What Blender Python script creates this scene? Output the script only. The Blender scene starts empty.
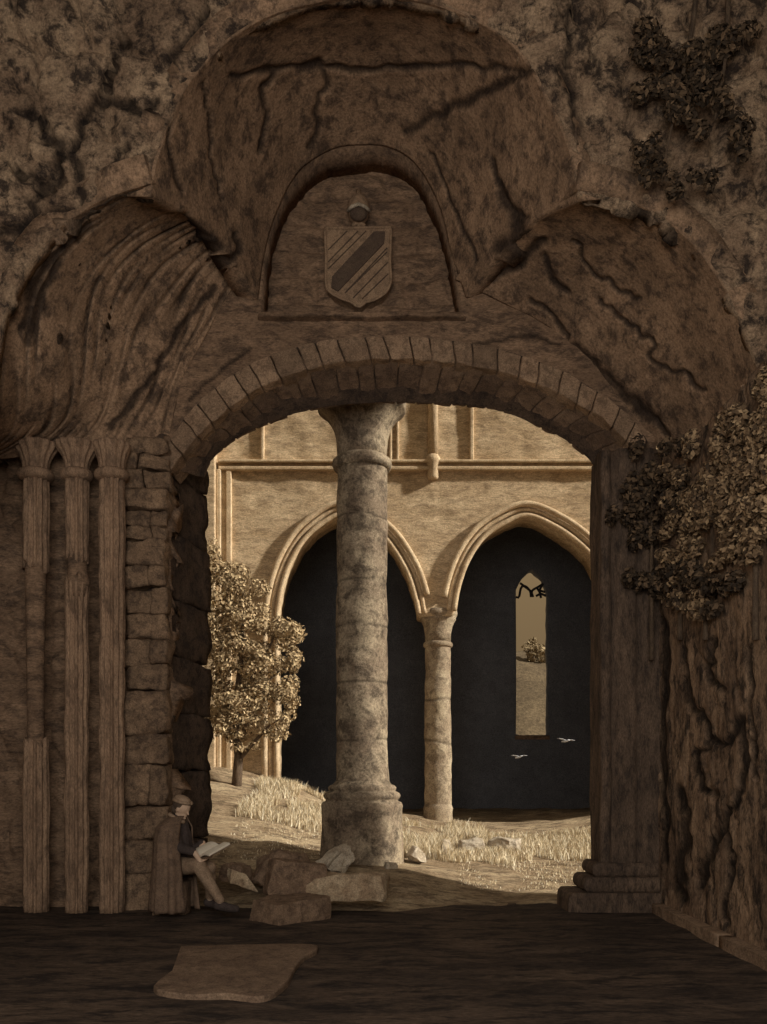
import bpy, bmesh, math, random
from mathutils import Vector, noise, Matrix
R = random.Random(7)
sc = bpy.context.scene
COL = sc.collection
H = 1.55          # eye height
F = 900.0         # focal length in pixels
PX, PY = 383.5, 775.0

def P(x, y, Y):
    return Vector(((x - PX) * Y / F, Y, H - (y - PY) * Y / F))
def proj(v):
    return PX + v.x / v.y * F, PY - (v.z - H) / v.y * F

# ------------------------------------------------------------------ helpers
def link(name, bm, mat, parent=None, smooth=False, kind=None, bevel=0, recalc=True):
    if recalc:
        bmesh.ops.recalc_face_normals(bm, faces=bm.faces[:])
    me = bpy.data.meshes.new(name)
    if parent is not None:
        off = Vector(parent.location)
        pp = parent.parent
        while pp is not None:
            off += Vector(pp.location); pp = pp.parent
        bmesh.ops.translate(bm, vec=-off, verts=bm.verts[:])
    bm.to_mesh(me); bm.free()
    o = bpy.data.objects.new(name, me)
    COL.objects.link(o)
    if mat: me.materials.append(mat)
    if parent is not None: o.parent = parent
    if smooth:
        for p in me.polygons: p.use_smooth = True
    if kind: o['kind'] = kind
    if bevel:
        b = o.modifiers.new('bevel', 'BEVEL'); b.width = bevel; b.segments = 2; b.limit_method = 'ANGLE'
    return o
def tag(o, label, cat, group=None, kind=None):
    o['label'] = label; o['category'] = cat
    if group: o['group'] = group
    if kind: o['kind'] = kind
    return o
def thing(name, label, cat, loc, group=None):
    o = bpy.data.objects.new(name, None); COL.objects.link(o)
    o.location = loc; o.empty_display_size = .1
    return tag(o, label, cat, group)

def cr(pts, n):
    """Catmull-Rom through points, resampled evenly by arc length to n points."""
    p = [Vector(q) for q in pts]
    p = [p[0] * 2 - p[1]] + p + [p[-1] * 2 - p[-2]]
    out = []
    for i in range(1, len(p) - 2):
        a, b, c, d = p[i-1], p[i], p[i+1], p[i+2]
        for k in range(16):
            t = k / 16
            out.append(.5 * ((2*b) + (c-a)*t + (2*a-5*b+4*c-d)*t*t + (3*b-a-3*c+d)*t**3))
    out.append(p[-2].copy())
    L = [0]
    for i in range(1, len(out)): L.append(L[-1] + (out[i]-out[i-1]).length)
    res = []; j = 0
    for k in range(n):
        s = L[-1] * k / (n-1)
        while j < len(L)-2 and L[j+1] < s: j += 1
        seg = L[j+1]-L[j]
        t = (s-L[j])/seg if seg > 1e-9 else 0
        res.append(out[j].lerp(out[j+1], min(max(t, 0), 1)))
    return res
def c2(pts, n): return [(v.x, v.y) for v in cr([(a, b, 0) for a, b in pts], n)]

def pip(x, y, poly):
    ins = False; n = len(poly); j = n-1
    for i in range(n):
        xi, yi = poly[i]; xj, yj = poly[j]
        if (yi > y) != (yj > y) and x < (xj-xi)*(y-yi)/(yj-yi)+xi: ins = not ins
        j = i
    return ins
def nearest_on(x, y, poly, closed=True):
    best = (1e9, x, y); n = len(poly)
    for i in range(n if closed else n-1):
        ax, ay = poly[i]; bx, by = poly[(i+1) % n]
        dx, dy = bx-ax, by-ay; l2 = dx*dx+dy*dy
        t = 0 if l2 == 0 else max(0, min(1, ((x-ax)*dx+(y-ay)*dy)/l2))
        qx, qy = ax+t*dx, ay+t*dy; d = (x-qx)**2+(y-qy)**2
        if d < best[0]: best = (d, qx, qy)
    return math.sqrt(best[0]), best[1], best[2]
def fbm(v, o=5): return noise.fractal(v, 1.0, 2.0, o)
def cell(v):
    d, pts = noise.voronoi(v)
    return d[1]-d[0], d[0]

def wiggle(pts, amp=3.0, seed=0, n=None):
    """a hand-drawn crack: the points joined by a ragged line (in wall units)"""
    q = c2(pts, n or max(8, 5*len(pts)))
    return [(a+amp*noise.noise(Vector((a*.11+seed, b*.11, 3.3))), b+amp*noise.noise(Vector((a*.11, b*.11+seed, 9.1)))) for a, b in q]

def carve(bm, cracks, groove_shade, back=Vector((0, 1, 0))):
    """cut cracks (list of (polyline, width, depth)) into a dense sheet; the shade inside the cracks is put into the colour: attribute 'dirt'"""
    boxes = [(min(a for a, b in c)-w*2, max(a for a, b in c)+w*2, min(b for a, b in c)-w*2, max(b for a, b in c)+w*2, c, w, dp) for c, w, dp in cracks]
    bm.normal_update(); mid = Vector((0, 4, 3.2)); push = {}
    for v in bm.verts:
        nn = v.normal if v.normal.dot(v.co-mid) > 0 else -v.normal
        bk = (nn+back*.4).normalized()
        x, y = proj(v.co)
        for x0, x1, y0, y1, c, w, dp in boxes:
            if x0 < x < x1 and y0 < y < y1:
                d = nearest_on(x, y, c, False)[0]
                w2 = w*(.6+.8*abs(noise.noise(v.co*3)))
                if d < w2*1.6:
                    k = max(0, 1-d/(w2*1.6))
                    push[v] = push.get(v, Vector())+bk*dp*.55*k
                    v[groove_shade] = max(v[groove_shade], min(1, k*1.6))
    for v, p in push.items(): v.co += p if p.length < .1 else p*(.1/p.length)

def sheet(name, outer, holes, step, Y, mat, thick=0.0, disp=None, cracks=(), parent=None, kind='structure', smooth=True, back=Vector((0, 1, 0)), crisp=None):
    """a wall standing at distance Y with an outline and openings, dense enough to weather"""
    polys = [outer]+list(holes)
    x0 = min(a for a, b in outer); x1 = max(a for a, b in outer)
    y0 = min(b for a, b in outer); y1 = max(b for a, b in outer)
    nx = int((x1-x0)/step)+2; ny = int((y1-y0)/step)+2
    def inside(x, y): return pip(x, y, outer) and not any(pip(x, y, h) for h in holes)
    keep = {}
    used = {}
    for i in range(nx):
        for j in range(ny):
            cx, cy = x0+(i+.5)*step, y0+(j+.5)*step
            if inside(cx, cy):
                keep[(i, j)] = 1
                for a, b in ((i, j), (i+1, j), (i+1, j+1), (i, j+1)): used[(a, b)] = used.get((a, b), 0)+1
    bm = bmesh.new(); groove_shade = bm.verts.layers.float.new('groove_shade')
    V = {}
    for (i, j), n in used.items():
        x, y = x0+i*step, y0+j*step
        if n < 4:
            best = min((nearest_on(x, y, p) for p in polys), key=lambda q: q[0])
            if best[0] < 1.3*step: x, y = best[1], best[2]
        V[(i, j)] = bm.verts.new(P(x, y, Y))
    for (i, j) in keep:
        try: bm.faces.new((V[(i, j)], V[(i+1, j)], V[(i+1, j+1)], V[(i, j+1)]))
        except ValueError: pass
    if disp:
        for v in bm.verts:
            if crisp:
                q = proj(v.co); dd = nearest_on(q[0], q[1], crisp, False)[0]
                v.co += disp(v.co)*(.18+.82*min(1, dd/55)**1.3)
            else: v.co += disp(v.co)
    if cracks: carve(bm, cracks, groove_shade, back)
    bmesh.ops.recalc_face_normals(bm, faces=bm.faces[:])
    s = sum(f.normal.y for f in bm.faces)
    if s > 0: bmesh.ops.reverse_faces(bm, faces=bm.faces[:])
    o = link(name, bm, mat, parent, smooth, kind, recalc=False)
    if thick:
        m = o.modifiers.new('thickness', 'SOLIDIFY'); m.thickness = thick; m.offset = -1
    return o

def loft(name, A, B, nu, nv, bulge, mat, disp=None, cracks=(), thick=.25, kind='structure', stri=0):
    """vault web between a front curve A and a rear curve B (lists of (x,y,Y))"""
    a = cr([P(*q) for q in A], nu); b = cr([P(*q) for q in B], nu)
    bm = bmesh.new(); groove_shade = bm.verts.layers.float.new('groove_shade')
    g = []
    for i in range(nu):
        row = []
        for j in range(nv):
            t = j/(nv-1)
            p = a[i].lerp(b[i], t)+Vector(bulge)*math.sin(math.pi*t)
            v = bm.verts.new(p)
            if stri:
                q = Vector((i/nu*3, t*stri, 1.7)); w = t*stri+.9*noise.noise(q*.7)+1.1*noise.noise(Vector((i/nu*2.2, t*4, 7)))
                k = max(0, 1-abs((w % 1)-.5)/.22)*max(0, .35+noise.noise(Vector((i/nu*5, math.floor(w)*3.1, 2))))*1.4
                v.co += Vector((0, .05, .05))*k; v[groove_shade] = min(1, k*1.1)
            row.append(v)
        g.append(row)
    for i in range(nu-1):
        for j in range(nv-1): bm.faces.new((g[i][j], g[i+1][j], g[i+1][j+1], g[i][j+1]))
    if disp:
        for v in bm.verts: v.co += disp(v.co)
    if cracks: carve(bm, cracks, groove_shade)
    bmesh.ops.recalc_face_normals(bm, faces=bm.faces[:])
    s = sum(f.normal.dot(Vector((0, 5, 3))-f.calc_center_median()) for f in bm.faces)
    if s < 0: bmesh.ops.reverse_faces(bm, faces=bm.faces[:])
    o = link(name, bm, mat, None, True, kind, recalc=False)
    m = o.modifiers.new('thickness', 'SOLIDIFY'); m.thickness = thick; m.offset = -1
    return o

def lathe(bm, prof, c, seg=40, flute=0, fa=0, wob=0, a0=0, a1=math.tau):
    """prof: list of (z, r) from bottom to top about axis at (c.x,c.y)"""
    rings = []
    for z, r in prof:
        ring = []
        for k in range(seg):
            a = math.tau*k/seg
            rr = r*(1-fa*(.5+.5*math.cos(flute*a))) if flute else r
            p = Vector((c[0]+rr*math.cos(a), c[1]+rr*math.sin(a), z))
            if wob:
                n = fbm(p*2.3, 5); p += Vector((math.cos(a), math.sin(a), 0))*n*wob
            ring.append(bm.verts.new(p))
        rings.append(ring)
    for i in range(len(rings)-1):
        for k in range(seg):
            bm.faces.new((rings[i][k], rings[i][(k+1) % seg], rings[i+1][(k+1) % seg], rings[i+1][k]))
    bm.faces.new(rings[0][::-1]); bm.faces.new(rings[-1])
    return rings

def box(bm, lo, hi):
    r = bmesh.ops.create_cube(bm, size=1)
    for v in r['verts']:
        v.co = Vector([lo[i]+(v.co[i]+.5)*(hi[i]-lo[i]) for i in range(3)])
    return r['verts']
def hexa(bm, c8):
    v = [bm.verts.new(p) for p in c8]
    for f in ((0, 1, 2, 3), (7, 6, 5, 4), (0, 4, 5, 1), (1, 5, 6, 2), (2, 6, 7, 3), (3, 7, 4, 0)):
        bm.faces.new([v[i] for i in f])
    return v
def rough_block(bm, lo, hi, amp=.03, cuts=7, seed=0, rnd=.25):
    """a weathered block of stone: dense faces, worn corners, pitted"""
    t = bmesh.new(); vs = box(t, (-.5,)*3, (.5,)*3)
    bmesh.ops.subdivide_edges(t, edges=t.edges[:], cuts=cuts, use_grid_fill=True)
    d = Vector(hi)-Vector(lo); c = (Vector(hi)+Vector(lo))/2
    for v in t.verts:
        q = v.co.copy()
        n = q.normalized()*.62
        e = sorted([abs(x) for x in q])[1]                 # near an edge of the block?
        w = max(0, (e-.30)/.2)*rnd
        q = q.lerp(n, min(w, .6))
        v.co = Vector((q.x*d.x, q.y*d.y, q.z*d.z))+c
        nn = Vector((fbm(v.co*3.1+Vector((seed, 0, 0))), fbm(v.co*3.1+Vector((0, seed+7, 0))), fbm(v.co*3.1+Vector((0, 0, seed+3)))))
        v.co += nn*amp
    me = bpy.data.meshes.new('tmp'); t.to_mesh(me); t.free(); bm.from_mesh(me); bpy.data.meshes.remove(me)

def tube(bm, pts, r, seg=8, r1=None, cap=True):
    pts = [Vector(p) for p in pts]; rings = []
    up = Vector((0, 1, 0.013))
    for i, p in enumerate(pts):
        d = (pts[min(i+1, len(pts)-1)]-pts[max(i-1, 0)]).normalized()
        u = d.cross(up).normalized(); w = d.cross(u).normalized()
        t = i/(len(pts)-1); rr = r+(r1-r)*t if r1 is not None else (r[i] if isinstance(r, (list, tuple)) else r)
        rings.append([bm.verts.new(p+(u*math.cos(math.tau*k/seg)+w*math.sin(math.tau*k/seg))*rr) for k in range(seg)])
    for i in range(len(rings)-1):
        for k in range(seg): bm.faces.new((rings[i][k], rings[i][(k+1) % seg], rings[i+1][(k+1) % seg], rings[i+1][k]))
    if cap: bm.faces.new(rings[0][::-1]); bm.faces.new(rings[-1])
def ball(bm, c, r, u=16, v=12, rot=None):
    q = bmesh.ops.create_uvsphere(bm, u_segments=u, v_segments=v, radius=1)['verts']
    r = (r, r, r) if not isinstance(r, (tuple, list)) else r
    for w in q:
        p = Vector((w.co.x*r[0], w.co.y*r[1], w.co.z*r[2]))
        if rot: p = rot @ p
        w.co = p+Vector(c)
    return q

# ------------------------------------------------------------------ materials
def stone(name, light, mid, dark, s=1.0, stain=.5, bump=.35, stretch=(1, 1, 1), rough=.95, crackle=0.0, grain=.8, random_island=0.0):
    light, mid, dark = [(c[0], min(1, c[1]*1.08), min(1, c[2]*1.28)) for c in (light, mid, dark)]
    m = bpy.data.materials.new(name); m.use_nodes = True
    nt = m.node_tree; N = nt.nodes; L = nt.links
    b = N['Principled BSDF']; b.inputs['Roughness'].default_value = rough; b.inputs['Specular IOR Level'].default_value = .12
    tc = N.new('ShaderNodeTexCoord'); geo = N.new('ShaderNodeNewGeometry')
    mp = N.new('ShaderNodeMapping'); mp.inputs['Scale'].default_value = stretch
    L.new(geo.outputs['Position'] if name.startswith('w_') else tc.outputs['Object'], mp.inputs['Vector'])
    def nz(scale, det, ro, dist=0):
        n = N.new('ShaderNodeTexNoise'); n.inputs['Scale'].default_value = scale*s; n.inputs['Detail'].default_value = det
        n.inputs['Roughness'].default_value = ro; n.inputs['Distortion'].default_value = dist
        L.new(mp.outputs['Vector'], n.inputs['Vector']); return n.outputs['Fac']
    def ramp(f, a, b_):
        r = N.new('ShaderNodeMapRange'); r.inputs['From Min'].default_value = a; r.inputs['From Max'].default_value = b_
        L.new(f, r.inputs['Value']); return r.outputs['Result']
    def mix(fac, ca, cb, mode='MIX'):
        x = N.new('ShaderNodeMix'); x.data_type = 'RGBA'; x.blend_type = mode
        for s_, val in ((0, fac), (6, ca), (7, cb)):
            if hasattr(val, 'links'): L.new(val, x.inputs[s_])
            else: x.inputs[s_].default_value = val if s_ == 0 else (*val, 1)
        return x.outputs[2]
    def mul(a, k):
        q = N.new('ShaderNodeMath'); q.operation = 'MULTIPLY'
        for i_, v_ in ((0, a), (1, k)):
            if hasattr(v_, 'links'): L.new(v_, q.inputs[i_])
            else: q.inputs[i_].default_value = v_
        return q.outputs[0]
    big = nz(1.6, 6, .68, .2); med = nz(5.0, 9, .75, .3); fine = nz(34, 5, .8)
    col = mix(ramp(big, .42, .6), mid, light)
    st = ramp(med, .47, .6)
    col = mix(mul(st, stain), col, dark)
    if crackle:
        vo = N.new('ShaderNodeTexVoronoi'); vo.feature = 'DISTANCE_TO_EDGE'; vo.inputs['Scale'].default_value = 1.3*s
        ds = N.new('ShaderNodeVectorMath'); ds.operation = 'ADD'
        nn = N.new('ShaderNodeTexNoise'); nn.inputs['Scale'].default_value = 3.5*s; nn.inputs['Detail'].default_value = 5
        L.new(mp.outputs['Vector'], nn.inputs['Vector'])
        sc_ = N.new('ShaderNodeVectorMath'); sc_.operation = 'SCALE'; sc_.inputs['Scale'].default_value = .55
        L.new(nn.outputs['Color'], sc_.inputs[0]); L.new(mp.outputs['Vector'], ds.inputs[0]); L.new(sc_.outputs[0], ds.inputs[1])
        L.new(ds.outputs[0], vo.inputs['Vector'])
        ck = ramp(vo.outputs['Distance'], .035, .0)
        col = mix(mul(mul(ck, ramp(nz(1.1, 3, .5), .42, .6)), crackle), col, dark)
    at = N.new('ShaderNodeAttribute'); at.attribute_name = 'groove_shade'
    col = mix(mul(at.outputs['Fac'], .85), col, tuple(c*.55 for c in dark))  # darkens grooves by colour, as painted shade
    if random_island:
        col = mix(mul(geo.outputs['Random Per Island'], random_island), col, dark)
    g = ramp(fine, .3, .62)
    g.node.inputs['To Min'].default_value = .35; g.node.inputs['To Max'].default_value = 1.55
    gr = N.new('ShaderNodeMix'); gr.data_type = 'RGBA'; gr.blend_type = 'MULTIPLY'; gr.inputs[0].default_value = grain
    L.new(col, gr.inputs[6]); L.new(g, gr.inputs[7])
    L.new(gr.outputs[2], b.inputs['Base Color'])
    bp = N.new('ShaderNodeBump'); bp.inputs['Strength'].default_value = bump; bp.inputs['Distance'].default_value = .08
    ad = N.new('ShaderNodeMath'); ad.operation = 'ADD'; L.new(med, ad.inputs[0]); L.new(mul(fine, .25), ad.inputs[1])
    L.new(ad.outputs[0], bp.inputs['Height']); L.new(bp.outputs['Normal'], b.inputs['Normal'])
    return m

def leafmat(name, a, b_, c_):
    m = bpy.data.materials.new(name); m.use_nodes = True
    nt = m.node_tree; N = nt.nodes; L = nt.links; b = N['Principled BSDF']
    b.inputs['Roughness'].default_value = .8; b.inputs['Specular IOR Level'].default_value = .1
    g = N.new('ShaderNodeNewGeometry'); r = N.new('ShaderNodeValToRGB')
    e = r.color_ramp.elements; e[0].color = (*a, 1); e[1].color = (*c_, 1); k = e.new(.55); k.color = (*b_, 1)
    L.new(g.outputs['Random Per Island'], r.inputs[0]); L.new(r.outputs[0], b.inputs['Base Color'])
    return m

M = {}
M['vault'] = stone('vault_plaster', (.38, .235, .132), (.26, .16, .09), (.05, .034, .025), 1.0, .75, .5)
M['crag'] = stone('crag_stone', (.46, .31, .18), (.27, .172, .1), (.03, .022, .018), 1.1, .9, .8, crackle=.6)
M['back'] = stone('wall_rubble', (.30, .185, .105), (.20, .122, .07), (.06, .04, .028), 1.2, .7, .6, stretch=(.55, .55, 1.5))
M['masonry'] = stone('masonry', (.34, .215, .12), (.24, .15, .085), (.06, .04, .028), 1.6, .7, .7, random_island=.25)
M['jamb'] = stone('jamb_shade_stone', (.12, .078, .05), (.08, .053, .036), (.028, .021, .017), 1.4, .7, .7, random_island=.2)  # shade of the arch reveal is put into this dark colour
M['vous_o'] = stone('voussoir_pale', (.42, .27, .155), (.32, .2, .115), (.10, .065, .04), 1.8, .6, .6, random_island=.55)
M['vous_i'] = stone('voussoir_dark', (.26, .165, .098), (.18, .112, .068), (.06, .04, .028), 1.8, .6, .6, random_island=.5)
M['shaft'] = stone('fluted_stone', (.36, .225, .13), (.25, .155, .09), (.07, .045, .03), 1.5, .55, .5, stretch=(1.6, 1.6, .5))
M['column'] = stone('column_stone', (.34, .255, .155), (.20, .14, .086), (.065, .046, .03), .9, .8, .6)
M['columnfar'] = stone('slender_column_stone', (.44, .335, .205), (.30, .215, .13), (.10, .068, .042), 1.2, .6, .6)
M['court'] = stone('court_stone', (.60, .43, .245), (.48, .33, .18), (.22, .145, .08), 1.1, .6, .35, stretch=(.6, 1, 1.9))
M['mould'] = stone('moulding_stone', (.62, .45, .26), (.50, .345, .19), (.25, .165, .09), 2, .4, .3)
M['nave'] = stone('nave_shade_stone', (.15, .143, .138), (.125, .12, .115), (.085, .082, .08), 1, .3, .2)  # dark colour carries the shade of the nave interior
M['floor'] = stone('floor_earth', (.115, .076, .048), (.06, .041, .028), (.022, .017, .014), .8, .85, .6, stretch=(.5, 1.3, 1))
M['slab'] = stone('slab_stone', (.25, .162, .096), (.19, .12, .072), (.07, .046, .03), 2, .5, .5)
M['ground'] = stone('bank_earth', (.46, .33, .185), (.28, .188, .102), (.085, .055, .033), 1.2, .75, .8, stretch=(.5, 1.2, 1.6))
M['rock'] = stone('rubble_stone', (.52, .38, .225), (.36, .24, .135), (.12, .078, .045), 2, .5, .6)
M['rockdark'] = stone('rubble_dark', (.30, .19, .11), (.2, .125, .074), (.07, .045, .03), 2, .55, .6)
M['pale'] = stone('pale_stone', (.52, .42, .29), (.40, .31, .2), (.16, .11, .07), 2, .5, .5)
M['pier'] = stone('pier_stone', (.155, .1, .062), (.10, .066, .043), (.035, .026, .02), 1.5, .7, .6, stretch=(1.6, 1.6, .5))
M['rwall'] = stone('right_wall_stone', (.44, .28, .16), (.24, .15, .088), (.035, .026, .02), 1.3, .9, .8, stretch=(1.4, 1.0, .55), crackle=.4)
M['shield'] = stone('shield_stone', (.34, .22, .125), (.27, .172, .1), (.10, .066, .04), 3, .5, .3)
M['bend'] = stone('bend_stone', (.12, .08, .05), (.095, .062, .042), (.05, .034, .024), 3, .4, .3)
M['cloak'] = stone('cloak_wool', (.20, .125, .075), (.15, .095, .058), (.06, .04, .028), 4, .5, .2)
M['coat'] = stone('coat_wool', (.07, .05, .04), (.055, .04, .032), (.03, .022, .018), 4, .4, .2)
M['breeches'] = stone('breeches_cloth', (.30, .2, .12), (.24, .155, .092), (.10, .066, .04), 4, .4, .2)
M['skin'] = stone('skin', (.62, .42, .27), (.55, .36, .22), (.42, .26, .16), 4, .2, .05, rough=.6, grain=.1)
M['cap'] = stone('cap_cloth', (.36, .24, .145), (.29, .19, .11), (.14, .09, .055), 6, .4, .2)
M['hair'] = stone('hair', (.12, .08, .05), (.09, .06, .04), (.05, .03, .02), 8, .4, .3)
M['paper'] = stone('paper', (.80, .68, .49), (.74, .62, .44), (.6, .48, .32), 3, .3, .1, grain=.1)
M['cover'] = stone('book_board', (.26, .17, .10), (.2, .13, .08), (.1, .065, .04), 5, .4, .2)
M['bird'] = stone('feather', (.62, .59, .54), (.54, .515, .47), (.38, .35, .31), 9, .3, .1, grain=.1)
M['bark'] = stone('bark', (.22, .145, .085), (.15, .1, .06), (.06, .04, .03), 4, .6, .8, stretch=(2, 2, .5))
M['leaf'] = leafmat('tree_leaf', (.10, .07, .04), (.42, .305, .18), (.60, .47, .29))
M['ivy'] = leafmat('ivy_leaf', (.045, .033, .025), (.23, .155, .095), (.46, .33, .2))
M['ivydark'] = leafmat('ivy_leaf_dark', (.03, .024, .02), (.075, .053, .036), (.2, .135, .085))
M['grass'] = leafmat('dry_grass', (.32, .24, .15), (.68, .56, .38), (.82, .76, .62))
M['hill'] = stone('hill_grass', (.155, .108, .058), (.12, .083, .045), (.075, .052, .03), .25, .6, .5)
M['hillleaf'] = leafmat('shrub_leaf', (.16, .12, .07), (.30, .23, .14), (.42, .33, .21))
M['lead'] = stone('window_lead', (.05, .04, .035), (.045, .037, .032), (.03, .025, .022), 3, .2, .1)

def dnoise(amp, f=1.5, o=5, ridged=0):
    def d(v):
        n = fbm(v*f, o)
        m_ = noise.noise(v*f*.6+Vector((9, 2, 4)))
        y = n*amp
        if ridged:
            e, c = cell(v*ridged+Vector((.4, .2, .3))*n)
            y += -max(0, .16-e)/.16*-amp*1.1 + c*amp*1.4
        return Vector((m_*amp*.4, y, n*amp*.3))
    return d

# ------------------------------------------------------------------ arch curves (front extrados, joint of the two rings, rear intrados)
EXT = c2([(158, 458), (172, 434), (198, 402), (245, 366), (300, 345), (355, 337), (415, 336), (490, 346), (550, 365), (600, 392), (632, 418), (648, 440)], 121)
MID = c2([(170, 470), (184, 452), (208, 426), (258, 388), (316, 367), (355, 361), (415, 359), (490, 369), (545, 387), (596, 414), (624, 438), (640, 458)], 121)
INT = c2([(205, 478), (212, 462), (240, 438), (290, 417), (330, 408), (365, 405), (410, 404), (490, 410), (545, 431), (572, 446), (588, 460), (594, 470)], 121)

# ---- back wall of the chamber
lunette = c2([(100, 500), (120, 470), (140, 452), (152, 436), (176, 385), (205, 345), (232, 300), (252, 262)], 40)
nich = c2([(261, 311), (265, 262), (275, 215), (298, 172), (330, 151), (360, 146), (390, 149), (418, 168), (440, 208), (452, 255), (462, 311)], 60)
outer = [(60, 470), (60, 40), (655, 40), (655, 470)] + [(a, b+5) for a, b in EXT[::-1]]
cr_back = [(wiggle([(470, 345), (500, 340), (530, 335), (560, 345)], 3, 2), 2.0, .04),
           (wiggle([(190, 400), (215, 375), (250, 350)], 3, 5), 2.0, .04)]
sheet('wall_back', outer, [nich+[(462, 312), (261, 312)]], 2.2, 10.72, M['back'], .48, dnoise(.045, 1.6), cr_back, crisp=nich)
# niche recess with its coursed rubble
def courses(v):
    x = v.x*1.7; z = v.z*3.1
    row = math.floor(z+.35*noise.noise(Vector((v.x*1.3, 0, v.z*.4)))); fx = (x+row*.37+.3*noise.noise(v*1.1)) % 1; fz = (z+.35*noise.noise(Vector((v.x*1.3, 0, v.z*.4)))) % 1
    e = min(min(fx, 1-fx)*1.6, min(fz, 1-fz))
    return Vector((0, .05*max(0, 1-e/.16)+.03*fbm(v*4), 0))
sheet('wall_niche', [(240, 120), (482, 120), (482, 322), (240, 322)], [], 2.5, 11.18, M['back'], .1, courses)
bm = bmesh.new()
rough_block(bm, P(256, 316, 10.60), Vector((P(466, 316, 10.6).x, 11.2, P(256, 311, 10.6).z)), .02, 10, 3)
link('trim_1', bm, M['back'], None, True, 'structure')

# ---- arch rings
def interp(c, t):
    k = t*(len(c)-1); i = min(int(k), len(c)-2); f = k-i
    return (c[i][0]+(c[i+1][0]-c[i][0])*f, c[i][1]+(c[i+1][1]-c[i][1])*f)
arch = thing('stone_archway', 'wide segmental stone arch of two voussoir rings spanning the chamber wall', 'archway', P(383, 905, 10.7))
def ring(name, n, lowA, YA, lowB, YB, upA, upB, gap, mat, seed, jit):
    rr = random.Random(seed); bm = bmesh.new()
    ts = [0]+[(i+rr.uniform(-.16, .16))/n for i in range(1, n)]+[1]
    for i in range(n):
        a, b = ts[i]+gap, ts[i+1]-gap
        j = rr.uniform(-jit, jit); j2 = rr.uniform(-jit, jit)*.6
        K = 4
        for side in (0,):
            prev = None
            t = bmesh.new()
            rows = []
            for k in range(K+1):
                u = a+(b-a)*k/K
                la, lb, ua, ub = interp(lowA, u), interp(lowB, u), interp(upA, u), interp(upB, u)
                rows.append([t.verts.new(p+Vector((0, 0, 0))) for p in (P(*ua, YA+j), P(*la, YA+j), P(*lb, YB)+Vector((0, 0, j2)), P(*ub, YB))])
            for k in range(K):
                for q in range(4):
                    t.faces.new((rows[k][q], rows[k+1][q], rows[k+1][(q+1) % 4], rows[k][(q+1) % 4]))
            t.faces.new(rows[0]); t.faces.new(rows[-1][::-1])
            bmesh.ops.recalc_face_normals(t, faces=t.faces[:])
            sharp = [e for e in t.edges if e.calc_face_angle(0) > .5]
            bmesh.ops.bevel(t, geom=sharp, offset=.022, segments=2, affect='EDGES', profile=.6)
            bmesh.ops.subdivide_edges(t, edges=[e for e in t.edges if e.calc_length() > .1], cuts=3, use_grid_fill=True)
            for v in t.verts:
                v.co += Vector((fbm(v.co*5), fbm(v.co*5+Vector((3, 1, 0))), fbm(v.co*5+Vector((0, 5, 2)))))*.018
            me = bpy.data.meshes.new('tmp'); t.to_mesh(me); t.free(); bm.from_mesh(me); bpy.data.meshes.remove(me)
    return link(name, bm, mat, arch, False)
MIDb = [(a, b) for a, b in MID]
def shift_px(c, Y0, Y1):   # same world curve carried from depth Y0 to Y1
    return [(PX+(a-PX)*Y0/Y1, PY+(b-PY)*Y0/Y1) for a, b in c]
ring('outer_ring', 25, MID, 10.58, shift_px(MID, 10.58, 11.1), 11.1, EXT, shift_px(EXT, 10.58, 11.1), 0.001, M['vous_o'], 3, .03)
up = [(a, b-30) for a, b in MID]
upi = [(a+(MID[i][0]-a)*.9, b-24) for i, (a, b) in enumerate(INT)]
ring('inner_ring', 24, MID, 10.66, INT, 11.3, [(MID[i][0]+(EXT[i][0]-MID[i][0])*.6, MID[i][1]+(EXT[i][1]-MID[i][1])*.6) for i in range(121)],
     [(INT[i][0]+(EXT[i][0]-MID[i][0])*.9, INT[i][1]+(EXT[i][1]-MID[i][1])*.9) for i in range(121)], 0.001, M['vous_i'], 9, .02)

bm = bmesh.new(); rows = []
for i in range(0, 121, 2):
    la, lb = MID[i], INT[i]; ua = (la[0]+(EXT[i][0]-la[0])*.25, la[1]+(EXT[i][1]-la[1])*.25)
    ub = (lb[0]+(EXT[i][0]-la[0])*.25, lb[1]+(EXT[i][1]-la[1])*.25)
    ea = (la[0]+(EXT[i][0]-la[0])*.95, la[1]+(EXT[i][1]-la[1])*.95)
    rows.append([bm.verts.new(p) for p in (P(la[0]+(ua[0]-la[0])*.3, la[1]+(ua[1]-la[1])*.3, 10.74), P(lb[0]+(ub[0]-lb[0])*.3, lb[1]+(ub[1]-lb[1])*.3, 11.22), P(ub[0]+(ea[0]-ua[0])*.6, ub[1]+(ea[1]-ua[1])*.6, 11.22), P(*ea, 10.66))])
for i in range(len(rows)-1):
    for q in range(4): bm.faces.new((rows[i][q], rows[i+1][q], rows[i+1][(q+1) % 4], rows[i][(q+1) % 4]))
bm.faces.new(rows[0]); bm.faces.new(rows[-1][::-1])
link('mortar', bm, M['jamb'], arch, False)

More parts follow.
